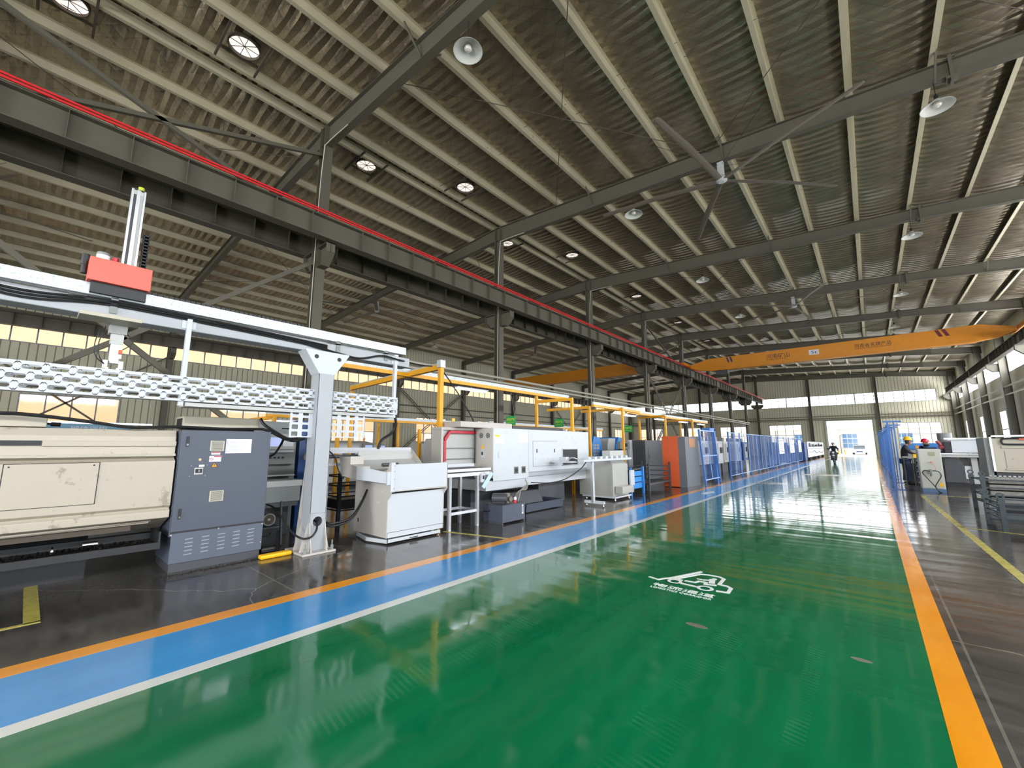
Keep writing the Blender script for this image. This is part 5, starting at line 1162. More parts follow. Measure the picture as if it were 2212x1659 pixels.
# ---- blue machines and generic rows of lathes in the left bay
def blue_lathe(x, y, label, win):
    th = thing('blue_lathe', label, 'machine', (x, y, 0), 'blue machines behind the conveyor')
    b = MB(); b.prism([(y,.9),(y+1.0,.9),(y+1.05,1.55),(y+.85,1.88),(y+.35,1.92),(y+.1,1.5)], 0, x-1.2, x); b.build('hood', blue_m, th, bevel=.01)
    boxo('bed', black, th, x-1.2, y-.7, 0, x-.05, y+1.0, .9, bevel=.01); b = MB(); b.prism([(y-.65,.95),(y+.0,.95),(y+.2,1.85),(y-.5,1.85),(y-.65,1.5)], 0, x-1.1, x-.1); b.build('splash_guard', lgrey, th)
    if win:
        g = boxo('window', glassd, th, x, y+.3, 1.1, x+.01, y+.75, 1.7, bevel=.01); boxo('window_bar', blue_m, g, x+.01, y+.5, 1.1, x+.02, y+.54, 1.7)
    else:
        b = MB()
        for i in range(4):
            for j in range(4): b.box(x, y+.25+i*.14, 1.05+j*.14, x+.006, y+.34+i*.14, 1.15+j*.14)
        b.build('grid_window', lgrey, th)
    boxo('base', dgrey, th, x-1.25, y-.75, 0, x, y+1.05, .12)
blue_lathe(-9.45, 16.35, 'blue hooded machine with a grid window, left of the pair', False)
blue_lathe(-9.45, 18.75, 'blue hooded machine with a framed window, right of the pair', True)
z_ = thing('console_machine', 'pale grey machine with display console behind the conveyor', 'machine', (-8.5, 16.8, 0))
boxo('machine_body', lgrey, z_, -8.9, 16.6, 0, -8.35, 17.7, 1.3, bevel=.01); boxo('console', mgrey, z_, -8.35, 16.7, 1.35, -8.2, 17.6, 1.66, bevel=.01); boxo('display', glassd, z_, -8.2, 16.9, 1.45, -8.195, 17.4, 1.6); boxo('white_door', white, z_, -8.3, 17.65, .5, -8.2, 18.1, 1.75, bevel=.01)

lathe0 = thing('cnc_lathe', 'x', 'machine', (0,0,0), 'rows of grey-white lathes in the left bay')
b = MB(); b.prism([(-.55,0),(.55,0),(.55,.75),(.42,.85),(.30,1.62),(-.45,1.72),(-.55,1.6)], 1, -1.0, 1.0); b.build('lathe_body', lgrey, lathe0, bevel=.01)
d_ = None
b = MB(); b.prism([(.40,.88),(.425,.9),(.325,1.52),(.30,1.5)], 1, -.55, .35); d_ = b.build('sliding_door', white, lathe0)
b = MB(); b.prism([(.395,1.08),(.4,1.1),(.35,1.42),(.345,1.4)], 1, -.35, .15); 
for v in b.bm.verts: v.co.x += .012
b.build('door_window', glassd, d_)
p_ = boxo('control_panel', mgrey, lathe0, .35, .45, 1.0, .47, .9, 1.6, bevel=.01); boxo('panel_screen', scr, p_, .47, .52, 1.32, .474, .83, 1.54)
boxo('machine_plinth', dgrey, lathe0, -.5, -1.02, .0, .56, 1.02, .14)
b = MB(); b.cyl((0,.7,1.7),(0,.7,1.78),.02,n=8); b.cyl((0,.7,1.78),(0,.7,1.95),.035,n=12); b.build('signal_lamp', M('amber_lens','e8901c',.25), lathe0)
rows = [(-9.4,8.6),(-9.6,1.2)] + [(-11.3, y) for y in (-2.0, 3.2, 12.2, 16.6, 21.0, 26, 31, 36, 41, 46)] + [(-15.6, y) for y in (-1.5, 3.2, 8.2, 12.6, 17.2, 22.0, 27, 32, 37, 42)] + [(-20.4, y) for y in (0.5, 6.0, 11.0, 16.0, 21.0, 27, 33, 39, 45)] + [(-27, y) for y in (2,9,16,24,32,40)]
near = {-9.4:'pale lathe with a tinted door window behind the red-trimmed machine', -9.6:'pale lathe behind the beige machine'}
rn = {-11.3:'first row past the stations',-15.6:'second row past the stations',-20.4:'third row past the stations',-27:'row along the far left wall'}
cnt = {}
for i, (x, y) in enumerate(rows):
    if x in near: lb = near[x]
    else:
        cnt[x] = cnt.get(x, 0)+1; lb = 'grey-white lathe, %s, %s from the near end' % (rn[x], ORD[cnt[x]-1])
    if i == 0: lathe0.location = (x, y, 0); lathe0['label'] = lb
    else: dup(lathe0, (x, y, 0), lb, rz=0)

# ================================================================== FENCES ALONG THE AISLE
def mesh_panel(b, y0, y1, x, z0, z1, dz=.05, ny=5):
    n = int((z1-z0)/dz)
    for i in range(1, n): b.box(x-.003, y0, z0+dz*i-.004, x+.003, y1, z0+dz*i+.004)
    for i in range(1, ny*3): yy = y0+(y1-y0)*i/(ny*3); b.box(x-.003, yy-.003, z0, x+.003, yy+.003, z1)
    return b
def fence(x, y0, y1, h, label, wire=True, solid=None, group='blue mesh fence panels'):
    th = thing('mesh_fence', label, 'fence', (x, y0, 0), group)
    boxo('fence_post', blue, th, x-.03, y0-.035, 0, x+.03, y0+.035, h, bevel=.003)
    boxo('post_foot', blue, th, x-.08, y0-.08, 0, x+.08, y0+.08, .012)
    b = MB(); z0 = .12
    b.box(x-.015, y0+.05, z0, x+.015, y1-.05, z0+.03); b.box(x-.015, y0+.05, h-.05, x+.015, y1-.05, h-.02)
    for yy in (y0+.05, (y0+y1)/2, y1-.08): b.box(x-.0149, yy, z0+.03, x+.0149, yy+.03, h-.05)
    b.build('panel_frame', M('fence_frame','8fb0dc',.4), th)
    if wire:
        b = MB(); mesh_panel(b, y0+.08, y1-.08, x, z0+.03, h-.05); b.build('wire_mesh', blue, th)
    return th
fp = [21.0, 23.2, 25.2, 27.3, 29.6, 32.0, 34.4, 37.0, 39.6, 42.2, 44.8, 47.4]
for i in range(len(fp)-1):
    fence(-4.95, fp[i], fp[i+1], 2.12, 'blue mesh fence panel left of the aisle, %s from the opening' % ORD[i], wire=(i not in (1,)) )
for i, (y0_, y1_) in enumerate([(34.6,36.8),(39.8,42.2),(45.0,46.9)]):
    th = thing('poster', 'white poster on the left fence, %s' % ['nearest','middle','farthest'][i], 'poster', (-4.92, y0_, .9), 'posters on the fence')
    boxo('poster_sheet', paper, th, -4.93, y0_, .9, -4.915, y1_, 1.95)
    b = MB(); r_ = random.Random(i)
    for j in range(9):
        ya = y0_+.15+r_.random()*.5; z = 1.85-j*.1; b.box(-4.915, ya, z-.02, -4.912, min(y1_-.15, ya+r_.uniform(.5,1.6)), z+.02)
    b.build('poster_print', ink, th)
for i, (y0_, y1_, x, l) in enumerate([(21.6,24.5,-5.9,'blue sheet screen standing right behind the nearest fence panels'),(34.5,37.5,-5.6,'blue sheet screen behind the nearest poster'),(38,44,-5.6,'blue sheet screen behind the middle poster'),(44.6,48.3,-5.5,'blue sheet screen behind the farthest poster')]):
    if i == 0: continue
    th = thing('blue_screen', l, 'screen', (x, y0_, 0), 'blue sheet screens')
    boxo('sheet', navy, th, x-.02, y0_, .1, x+.02, y1_, 1.72)
    for yy in (y0_, y1_-.05): boxo('screen_leg', navy, th, x-.2, yy, 0, x+.2, yy+.05, .1)
th = thing('blue_end_wall', 'blue sheet panel at the far end of the fence beside the notice board', 'screen', (-4.9, 50, 0)); boxo('sheet', navy, th, -5.4, 48.6, .05, -4.85, 50.3, 1.78); boxo('panel_base', black, th, -5.38, 48.65, 0, -4.87, 50.25, .05)
nb = thing('notice_board', 'long white notice board on legs near the open gate', 'notice board', (-4.8, 60, 0))
boxo('board', paper, nb, -4.84, 50.7, .3, -4.8, 68.8, 1.82); boxo('board_frame', mgrey, nb, -4.85, 50.6, 1.82, -4.79, 68.9, 1.9); boxo('mid_rail', mgrey, nb, -4.80, 50.7, 1.12, -4.79, 68.8, 1.17)
b = MB(); r_ = random.Random(5)
for j in range(26):
    ya = 51.5+j*.62; b.bar((-4.798, ya, 1.35), (-4.798, ya+r_.uniform(-.4,.5), 1.35+r_.uniform(.2,.4)), .004, .09, (1,0,0))
b.build('upper_characters', inkd, nb)
b = MB(); pts = [(51.5,.85),(54,.75),(56.5,.95),(59,.6),(62,.8),(65,.55),(67.5,.75)]
for p, q in zip(pts[:-1], pts[1:]): b.bar((-4.798,p[0],p[1]),(-4.798,q[0],q[1]),.004,.12,(1,0,0))
b.build('wavy_graph', inkd, nb)
for yy in (51, 56, 61, 66.5): boxo('board_leg', black, nb, -4.95, yy, 0, -4.7, yy+.08, .3)
for i, (y, x) in enumerate([(22.3,-6.6),(24.2,-6.4),(26.5,-6.6),(28.9,-6.5),(31.2,-6.6)]):
    th = thing('fenced_machine', ['white machine cabinet just past the leaning gate','tall pale machine behind the second fence panel','pale machine with vents behind the third fence panel','white machine behind the fifth fence panel','dark blue machine behind the sixth fence panel'][i], 'machine', (x, y, 0), 'machines behind the left fence')
    mt = [white, lgrey, warmwhite, white, navy][i]
    boxo('machine_body', mt, th, x-.8, y-.7, .55, x+.25, y+.6, 1.72, bevel=.01); boxo('machine_base', dgrey, th, x-.7, y-.65, 0, x+.1, y+.55, .55); boxo('machine_door', lgrey if i % 2 == 0 else white, th, x+.25, y-.4, .7, x+.28, y+.3, 1.6, bevel=.004); boxo('control_box', dgrey, th, x+.28, y-.1, 1.1, x+.36, y+.2, 1.4, bevel=.004)
    boxo('top_unit', mgrey, th, x-.4, y-.2, 1.72, x+.1, y+.2, 1.95, bevel=.01)
for i, y in enumerate([29.0, 31.3, 33.6]):
    pass
# leaning fence gate
lg = thing('leaning_fence_gate', 'loose blue mesh gate panel leaning on the orange and grey cabinet', 'gate', (-4.9, 17.8, 0))
def lean(y, z): return (-4.86-.13*z/2.1, y, z)
b = MB(); y0_, y1_ = 16.85, 18.85
b.bar(lean(y0_,.02), lean(y0_,2.12), .06, .06, (0,1,0)); b.bar(lean(y1_,.02), lean(y1_,2.08), .06, .06, (0,1,0)); b.build('gate_stiles', blue, lg)
b = MB()
for z in (.2, 1.1, 2.08): b.bar(lean(y0_,z), lean(y1_,z), .035, .035)
b.bar(lean((y0_+y1_)/2,.2), lean((y0_+y1_)/2,2.08), .025, .025, (0,1,0)); b.build('gate_rails', M('fence_frame','8fb0dc',.4), lg)
b = MB()
for i in range(40): z = .22+i*.047; b.bar(lean(y0_,z), lean(y1_,z), .007, .008)
for i in range(1, 14): yy = y0_+(y1_-y0_)*i/14; b.bar(lean(yy,.2), lean(yy,2.08), .006, .006, (0,1,0))
b.build('gate_mesh', blue, lg)
sp_ = thing('fence_corner_post', 'stout blue post with top box between gate panel and fence', 'post', (-5.0, 19.2, 0)); boxo('post', blue, sp_, -5.1, 18.95, 0, -4.98, 19.1, 2.2, bevel=.004); boxo('top_box', blue, sp_, -5.3, 18.3, 2.1, -4.98, 19.1, 2.22, bevel=.004)

# right hand fence, seen end on
rf = [(.50,19.45),(.62,23.0),(.62,25.6),(.62,28.2),(.62,31.5),(.60,36),(.58,41),(.56,46.5)]
for i, (x, y) in enumerate(rf):
    th = thing('fence_frame_post', 'blue fence post with T-bar top right of the aisle, %s from the camera' % ORD[i], 'fence post', (x, y, 0), 'right fence frames')
    h = 2.28 if i < 5 else 2.4
    b = MB(); b.box(x-.03, y-.04, 0, x+.03, y+.04, h); b.box(x+.14, y+.0, 0.02, x+.18, y+.06, h); b.build('uprights', blue, th)
    b = MB(); b.box(x-.12, y-.03, h, x+.36, y+.03, h+.05); b.build('top_bar', blue, th); boxo('foot_plate', blue, th, x-.1, y-.1, 0, x+.25, y+.1, .015)
    if i < len(rf)-1:
        y2 = rf[i+1][1]; b = MB(); b.box(x-.012, y+.1, .15, x+.012, y2-.1, .18); b.box(x-.012, y+.1, h-.1, x+.012, y2-.1, h-.07)
        b.build('panel_frame', blue, th)

# ================================================================== RIGHT SIDE
R_ = thing('grey_floor_cabinet', 'pale grey floor cabinet with air valve and looped black hose', 'cabinet', (1.45, 19.5, 0))
boxo('cabinet_body', M('cab_pale','b9bab0',.45,0,.04,3), R_, 1.14, 19.22, .1, 1.68, 19.9, 1.37, bevel=.006); boxo('cabinet_door', M('cab_pale','b9bab0',.45), R_, 1.16, 19.2, .12, 1.66, 19.22, 1.35, bevel=.004); boxo('blue_plinth', M('plinth_blue','4f6f96',.5), R_, 1.14, 19.2, 0, 1.68, 19.9, .1)
boxo('nameplate', M('plate_olive','9d9a80',.5), R_, 1.38, 19.192, 1.15, 1.54, 19.2, 1.28); boxo('yellow_label', yellow_b, R_, 1.55, 19.195, .18, 1.63, 19.2, .3)
b = MB(); b.cyl((1.43,19.16,.95),(1.43,19.2,.95),.025,n=12); b.tube([(1.43,19.16,.95),(1.49,19.15,.85),(1.51,19.16,.7)], .006, 6); b.build('pink_air_tube', M('pink_tube','d98478',.5), R_)
b = MB(); b.box(1.30,19.13,.62,1.34,19.2,.70); b.box(1.36,19.13,.6,1.41,19.2,.72); b.cyl((1.385,19.16,.5),(1.385,19.16,.6),.025,n=12); b.cyl((1.32,19.16,.56),(1.32,19.16,.62),.015,n=10); b.build('air_regulator', mgrey, R_)
cable('looped_hose', 'black hose looping in a heart shape across the pale floor cabinet', [(1.36,19.13,.66),(1.24,19.12,.68),(1.19,19.12,.6),(1.3,19.1,.4),(1.42,19.08,.2),(1.5,19.0,.02),(1.56,18.95,.02)], .012, cat='hose')
cable('looped_hose', 'black hose falling from the right side of the air valve', [(1.42,19.13,.68),(1.55,19.12,.66),(1.6,19.12,.52),(1.5,19.1,.32),(1.44,19.08,.18),(1.52,19.02,.03)], .012, cat='hose')
# work bench & machines behind the workers
H_ = thing('blue_press_machine', 'long machine with bright blue hood behind the two workers', 'machine', (1.3, 26, 0))
boxo('blue_hood', blue_m, H_, 1.05, 25.6, 1.3, 2.3, 26.4, 1.58, bevel=.01); boxo('pale_body', lgrey, H_, 1.05, 25.65, .7, 2.3, 26.4, 1.3); boxo('black_base', black, H_, 1.05, 25.7, 0, 2.3, 26.4, .7)
Q_ = thing('assembly_bench', 'dark work bench with yellow box and shelves beside the yellow-helmeted worker', 'bench', (1.2, 22.9, 0))
boxo('bench_top', mgrey, Q_, .85, 21.55, 1.02, 1.15, 21.75, 1.08); boxo('yellow_box', yellow_b, Q_, 1.16, 21.75, 1.02, 1.46, 22.0, 1.16, bevel=.01)
b = MB()
for i in range(5): b.box(1.2, 21.9, .1+i*.2, 1.75, 22.4, .13+i*.2)
b.build('shelf_plates', mgrey, Q_); b = MB()
for i in range(5): b.box(1.25, 21.95, .13+i*.2, 1.7, 22.35, .2+i*.2)
b.build('stacked_castings', dgrey, Q_); 
b = MB()
for x_, y_ in ((1.2,21.9),(1.73,21.9),(1.2,22.38),(1.73,22.38)): b.box(x_,y_,0,x_+.02,y_+.02,1.02)
b.build('bench_legs', black, Q_)
b = MB(); b.box(.87,21.57,0,.9,21.6,1.02); b.box(1.1,21.57,0,1.13,21.6,1.02); b.box(.87,21.7,0,.9,21.73,1.02); b.build('front_legs', black, Q_)
def sgrind():
    th = thing('grey_machine', 'long grey machine with pale hood and blue strip on the right', 'machine', (2.6, 22.5, 0))
    boxo('upper_hood', white_d, th, 2.22, 22.0, 1.22, 2.98, 23.2, 1.66, bevel=.01); boxo('top_rail', alu, th, 2.05, 21.95, 1.70, 3.1, 22.05, 1.75); boxo('white_cylinder_box', white, th, 2.15, 21.98, 1.66, 2.9, 22.1, 1.69)
    boxo('slide_table', lgrey, th, 1.85, 21.8, 1.06, 3.0, 22.3, 1.14, bevel=.005); boxo('slide_rail', alu, th, 1.8, 21.75, 1.16, 3.02, 21.82, 1.2); boxo('dark_pocket', inkd, th, 2.05, 22.02, 1.22, 2.21, 22.9, 1.6)
    b = MB(); b.prism([(1.95,.15),(2.45,.15),(2.45,.85),(2.3,1.06),(1.98,1.06)], 1, 22.0, 22.9); b.build('machine_base', dgrey, th, bevel=.01); boxo('right_leg', lgrey, th, 2.65, 22.0, .1, 2.8, 22.6, 1.06); boxo('open_hopper', white_d, th, 2.47, 22.05, .3, 2.64, 22.5, .75)
    boxo('blue_strip', blue_m, th, 2.99, 21.9, .6, 3.04, 22.0, 1.72); boxo('grey_machine_feet', black, th, 1.97, 22.05, 0, 2.8, 22.55, .15)
    b = MB(); b.cyl((2.3,24.3,1.70),(2.3,24.3,1.98),.22,.22,24); b.cyl((2.3,24.3,1.66),(2.3,24.3,1.70),.2,n=24); b.build('exhaust_drum', mgrey, th); boxo('drum_stand', dgrey, th, 2.1, 24.1, 0, 2.5, 24.5, 1.66)
    b = MB(); b.cyl((2.0,21.9,1.45),(1.9,21.9,1.4),.07,n=14); b.cyl((1.95,21.95,1.5),(1.85,21.95,1.65),.05,n=12); b.build('red_pipework', M('oxide_red','8c3038',.5), th)
sgrind()
Bm = thing('beige_panel_machine', 'beige machine with framed panels and cable chain at the right edge', 'machine', (3.2, 16.6, 0))
boxo('panel_body', creamp, Bm, 2.33, 16.0, .82, 4.4, 17.0, 1.66, bevel=.006); boxo('grey_side', mgrey, Bm, 2.2, 16.0, .5, 2.29, 17.0, 1.68)
b = MB(); b.box(2.29,15.94,.84,2.33,16.0,1.74); b.box(2.29,15.94,1.70,4.4,16.0,1.74); b.build('aluminium_frame', alu, Bm)
boxo('inset_panel', cream, Bm, 2.52, 15.985, .92, 4.4, 16.0, 1.36, bevel=.003); boxo('panel_rib', creamp, Bm, 2.48, 15.97, 1.42, 4.4, 16.0, 1.47, bevel=.003); boxo('panel_rib', creamp, Bm, 2.50, 15.97, .88, 4.4, 16.0, .915, bevel=.003)
b = MB(); b.tube([(3.4,15.95,1.66),(2.6,15.95,1.66),(2.5,15.95,1.62),(2.5,15.95,1.55),(2.6,15.95,1.51),(3.4,15.95,1.51)], .022, 8, 3); b.build('cable_chain', black, Bm); boxo('orange_cable', orange, Bm, 2.78, 15.93, 1.62, 3.6, 15.97, 1.66); boxo('machine_base', dgrey, Bm, 2.35, 16.1, 0, 4.4, 16.9, .82)
def stack_rack(x, y, h, lx, label, n=4):
    th = thing('steel_stillage', label, 'stillage', (x, y, 0), 'dark steel stillages')
    mt = M('rack_teal_black','2f3a40',.5,.1,.15,6)
    for x_, y_ in ((x,y),(x+lx,y),(x-.06,y+.9),(x+lx-.06,y+.9)):
        o = boxo('corner_post', mt, th, x_-.035, y_-.035, 0, x_+.035, y_+.035, h, bevel=.004); b = MB(); b.lathe((x_, y_, h+.05), [(.03,-.02),(.055,-.02),(.055,.02),(.03,.02),(.03,-.02)], 16, 1); b.build('lifting_eye', mt, o); boxo('post_collar', mt, o, x_-.045, y_-.045, h-.1, x_+.045, y_+.045, h-.02)
    for i in range(n):
        z_ = .22+(h-.3)*i/(n-1); b = MB(); b.bar((x,y,z_),(x+lx,y,z_),.02,.025); b.bar((x-.06,y+.9,z_),(x+lx-.06,y+.9,z_),.02,.025); b.bar((x,y,z_),(x-.06,y+.9,z_),.02,.025); b.build('side_rail', mt, th)
    boxo('stillage_deck', mt, th, x+.035, y+.05, .18, x+lx-.1, y+.85, .22)
    return th
stack_rack(1.83, 14.15, .80, 1.3, 'dark steel stillage full of grey castings on the right')
stack_rack(1.63, 11.25, .56, 1.3, 'low empty dark steel stillage at the right edge')
stack_rack(2.05, 10.0, .62, 1.3, 'dark steel stillage cut off by the right edge of the photo')
ca = thing('casting_stack', 'stack of rough grey castings inside the right stillage', 'castings', (2.4, 14.6, .22))
rough = M('rough_casting','86847e',.8,.1,.45,18,bump=.8,bscale=60)
for i in range(4): boxo('casting_layer', rough, ca, 1.93, 14.25, .22+i*.14, 2.75, 14.95, .22+i*.14+.115, bevel=.02)
b = MB()
for i in range(16): b.cyl((1.95+i*.07,14.2,.80),(1.99+i*.07,14.2,.80),.025,n=8)
tag(b.build('chain_row', alu), 'row of silvery links along the top of the right stillage', 'chain')

# ================================================================== PEOPLE
def person(name, label, joints, edges, radii, mats, parts):
    pass
def skin_chain(name, mat, parent, verts, edges, radii, sub=2, root=0):
    me = bpy.data.meshes.new(name); off = origin(parent) if parent else Vector((0,0,0))
    me.from_pydata([Vector(v)-off for v in verts], edges, []); o = bpy.data.objects.new(name+'_tmp', me); COL.objects.link(o)
    s = o.modifiers.new('skin', 'SKIN')
    for i, r_ in enumerate(radii):
        sv = me.skin_vertices[0].data[i]; sv.radius = (r_, r_) if isinstance(r_, float) else r_; sv.use_root = (i == root)
    u_ = o.modifiers.new('sub', 'SUBSURF'); u_.levels = sub; u_.render_levels = sub
    dg = bpy.context.evaluated_depsgraph_get(); dg.update()
    m2 = bpy.data.meshes.new_from_object(o.evaluated_get(dg)); bpy.data.objects.remove(o)
    m2.name = name; m2.materials.clear(); m2.materials.append(mat)
    for p in m2.polygons: p.use_smooth = True
    n = bpy.data.objects.new(name, m2); COL.objects.link(n)
    if parent: n.parent = parent
    return n
def head(parent, c, face, mat=skin, s=1.0):
    """head of height ~.23 with nose, ears, eyes and mouth; face = horizontal facing direction"""
    f_ = Vector(face).normalized(); r_ = f_.cross(Vector((0,0,1))).normalized(); c = Vector(c)
    b = MB(); R = []
    for (z, a, d_, sh) in ((-.115,.018,.022,.03),(-.10,.04,.05,.025),(-.06,.058,.075,.012),(0,.072,.092,0),(.05,.074,.095,-.005),(.09,.06,.078,-.008),(.115,.03,.04,-.01),(.12,.006,.008,-.01)):
        R.append([c+(r_*a*math.cos(t*PI/8)+f_*(d_*math.sin(t*PI/8)+sh)+Vector((0,0,z)))*s for t in range(16)])
    b.rings(R); h = b.build('head', mat, parent, smooth=True)
    b = MB(); tip = c+f_*.118*s+Vector((0,0,-.018*s)); b.rings([[c+(f_*.085+Vector((0,0,.02)))*s+r_*.008*q*s for q in (-1,0,1)]+[c+(f_*.09+Vector((0,0,.02)))*s], [tip+r_*.016*q*s for q in (-1,0,1)]+[tip+f_*.008*s]]); b.build('nose', mat, h)
    for q in (-1, 1):
        b = MB(); e = c+(r_*q*.03+f_*.086+Vector((0,0,.012)))*s; b.cyl(e-f_*.004, e+f_*.006, .01*s, n=10); b.build('eye', inkd, h)
        b = MB(); e = c+(r_*q*.074-f_*.005)*s; b.rings([[e+(f_*.012*math.cos(t*PI/4)+Vector((0,0,.028*math.sin(t*PI/4))))*s-r_*q*.006 for t in range(8)], [e+(f_*.016*math.cos(t*PI/4)+Vector((0,0,.032*math.sin(t*PI/4))))*s+r_*q*.008 for t in range(8)]]); b.build('ear', mat, h)
    b = MB(); e = c+(f_*.083+Vector((0,0,-.052)))*s; b.bar(e-r_*.022*s, e+r_*.022*s, .008, .008); b.build('mouth', M('lips','8c4a40',.5), h)
    return h
def helmet(parent, c, face, mat, nm='hard_hat'):
    f_ = Vector(face).normalized(); c = Vector(c); b = MB()
    b.lathe(c+Vector((0,0,.04)), [(.001,.135),(.04,.13),(.08,.11),(.11,.07),(.125,.02),(.13,0),(.145,-.008),(.145,-.014),(.12,-.008)], 24); o = b.build(nm, mat, parent, smooth=True)
    r_ = f_.cross(Vector((0,0,1))); b = MB(); z = Vector((0,0,.03)); b.rings([[c+f_*.115-r_*.09+z, c+f_*.115+r_*.09+z, c+f_*.115+r_*.09+z+Vector((0,0,.01)), c+f_*.115-r_*.09+z+Vector((0,0,.01))],[c+f_*.19-r_*.055+z*.8, c+f_*.19+r_*.055+z*.8, c+f_*.19+r_*.055+z, c+f_*.19-r_*.055+z]]); b.build('helmet_peak', mat, o)
    return o
def hand(parent, wrist, d, n, mat=skin, curl=.6, s=1.0):
    """palm plus five bent fingers; d = direction of the hand, n = palm normal"""
    w_ = Vector(wrist); d = Vector(d).normalized(); n = Vector(n); n = (n-d*n.dot(d)).normalized(); sd = d.cross(n)
    V = [w_, w_+d*.05*s]; E = [(0,1)]; Rr = [(.03*s,.02*s),(.038*s,.017*s)]
    V.append(w_+d*.09*s); E.append((1,2)); Rr.append((.038*s,.014*s))
    p = skin_chain('hand', mat, parent, V, E, Rr, 1)
    for i, (off, ln) in enumerate(((-.03,.07),(-.01,.082),(.01,.076),(.03,.06))):
        a = w_+d*.085*s+sd*off*s; k = curl
        d1 = (d*math.cos(k*.6)+n*math.sin(k*.6)); d2 = (d*math.cos(k*1.5)+n*math.sin(k*1.5)); d3 = (d*math.cos(k*2.3)+n*math.sin(k*2.3))
        P1 = a+d1*ln*.45*s; P2 = P1+d2*ln*.32*s; P3 = P2+d3*ln*.25*s
        skin_chain('finger', mat, p, [a-d*.012*s,a,P1,P2,P3], [(0,1),(1,2),(2,3),(3,4)], [.009*s,.009*s,.0085*s,.008*s,.007*s], 1)
    a = w_+d*.02*s-sd*.03*s; td = (d*.6-sd*.8+n*.4).normalized()
    skin_chain('thumb', mat, p, [a, a+td*.035*s, a+(td+n*.3+d*.3).normalized()*.065*s], [(0,1),(1,2)], [.012*s,.0105*s,.009*s], 1)
    return p
# worker with the yellow helmet, leaning over the bench, looking right
w1 = thing('person', 'person in yellow hard hat and dark workwear leaning over a work bench', 'person', (1.05, 22.0, 0))
px, py = .95, 22.6
skin_chain('dark_jacket', cloth_k, w1, [(px,py,.95),(px+.01,py,1.1),(px+.03,py-.01,1.3),(px+.06,py-.02,1.42),(px+.09,py-.03,1.5), (px+.04,py-.18,1.38),(px+.14,py-.26,1.22),(px+.34,py-.33,1.14), (px+.1,py+.17,1.38),(px+.2,py+.2,1.2),(px+.36,py+.05,1.14)],
  [(0,1),(1,2),(2,3),(3,4),(3,5),(5,6),(6,7),(3,8),(8,9),(9,10)], [(.15,.12),(.15,.115),(.17,.12),(.13,.1),.055,.065,.05,.038,.065,.05,.038])
skin_chain('navy_trousers', cloth_n, w1, [(px,py,.95),(px+.03,py-.1,.88),(px+.1,py-.11,.5),(px+.06,py-.12,.1),(px-.02,py+.1,.88),(px-.02,py+.12,.5),(px-.08,py+.12,.1)], [(0,1),(1,2),(2,3),(0,4),(4,5),(5,6)], [(.15,.12),.095,.07,.055,.095,.07,.055])
for (sx, sy) in ((px+.06,py-.12),(px-.08,py+.12)):
    skin_chain('shoe', blackr, w1, [(sx-.03,sy,.05),(sx+.08,sy,.045),(sx+.19,sy,.035)], [(0,1),(1,2)], [(.045,.05),(.045,.045),(.04,.03)])
skin_chain('neck', skin, w1, [(px+.09,py-.03,1.46),(px+.13,py-.03,1.56)], [(0,1)], [.052,.05])
hd = head(w1, (px+.17,py-.03,1.62), (1,-.25,0)); helmet(hd, (px+.16,py-.03,1.665), (1,-.25,0), yellow_b)
b = MB(); b.lathe((px+.155,py-.03,1.6), [(.074,-.05),(.082,0),(.085,.08),(.078,.085)], 20); b.build('black_hair', inkd, hd)
hand(w1, (px+.35,py-.34,1.14), (1,-.1,-.15), (0,0,-1)); hand(w1, (px+.37,py+.04,1.14), (1,-.2,-.15), (0,0,-1))
# worker with the red helmet, bent behind the floor cabinet
w2 = thing('person', 'person in red hard hat and navy jacket bending behind the pale floor cabinet', 'person', (1.55, 23.5, 0))
px, py = 1.5, 23.7
skin_chain('navy_jacket', cloth_n, w2, [(px-.1,py,.98),(px-.05,py-.02,1.15),(px+.05,py-.03,1.3),(px+.12,py-.05,1.38),(px+.14,py-.1,1.45), (px+.05,py-.2,1.4),(px+.25,py-.34,1.36),(px+.46,py-.3,1.38), (px+.22,py+.08,1.34),(px+.36,py+.05,1.22),(px+.5,py-.1,1.28)],
  [(0,1),(1,2),(2,3),(3,4),(3,5),(5,6),(6,7),(3,8),(8,9),(9,10)], [(.15,.12),(.15,.12),(.16,.12),(.13,.1),.055,.068,.055,.042,.065,.05,.04])
skin_chain('navy_trousers', cloth_n, w2, [(px-.1,py,.98),(px-.08,py-.1,.88),(px-.02,py-.1,.5),(px-.1,py-.1,.1),(px-.12,py+.1,.88),(px-.1,py+.12,.5),(px-.16,py+.12,.1)], [(0,1),(1,2),(2,3),(0,4),(4,5),(5,6)], [(.15,.12),.095,.07,.055,.095,.07,.055])
for (sx, sy) in ((px-.1,py-.1),(px-.16,py+.12)):
    skin_chain('shoe', blackr, w2, [(sx-.03,sy,.05),(sx+.08,sy,.045),(sx+.19,sy,.035)], [(0,1),(1,2)], [(.045,.05),(.045,.045),(.04,.03)])
skin_chain('neck', skin, w2, [(px+.13,py-.1,1.42),(px+.15,py-.13,1.5)], [(0,1)], [.052,.05])
hd = head(w2, (px+.17,py-.15,1.55), (.7,-.7,0)); helmet(hd, (px+.16,py-.14,1.59), (.7,-.7,0), M('helmet_red','c02a3c',.3))
b = MB(); b.lathe((px+.185,py-.165,1.49), [(.001,-.05),(.05,-.045),(.085,-.01),(.09,.04)], 18); b.build('dark_mask', cloth_k, hd)
hand(w2, (px+.47,py-.3,1.385), (1,.1,.1), (0,0,-1)); hand(w2, (px+.51,py-.11,1.285), (1,-.1,.1), (0,0,-1))
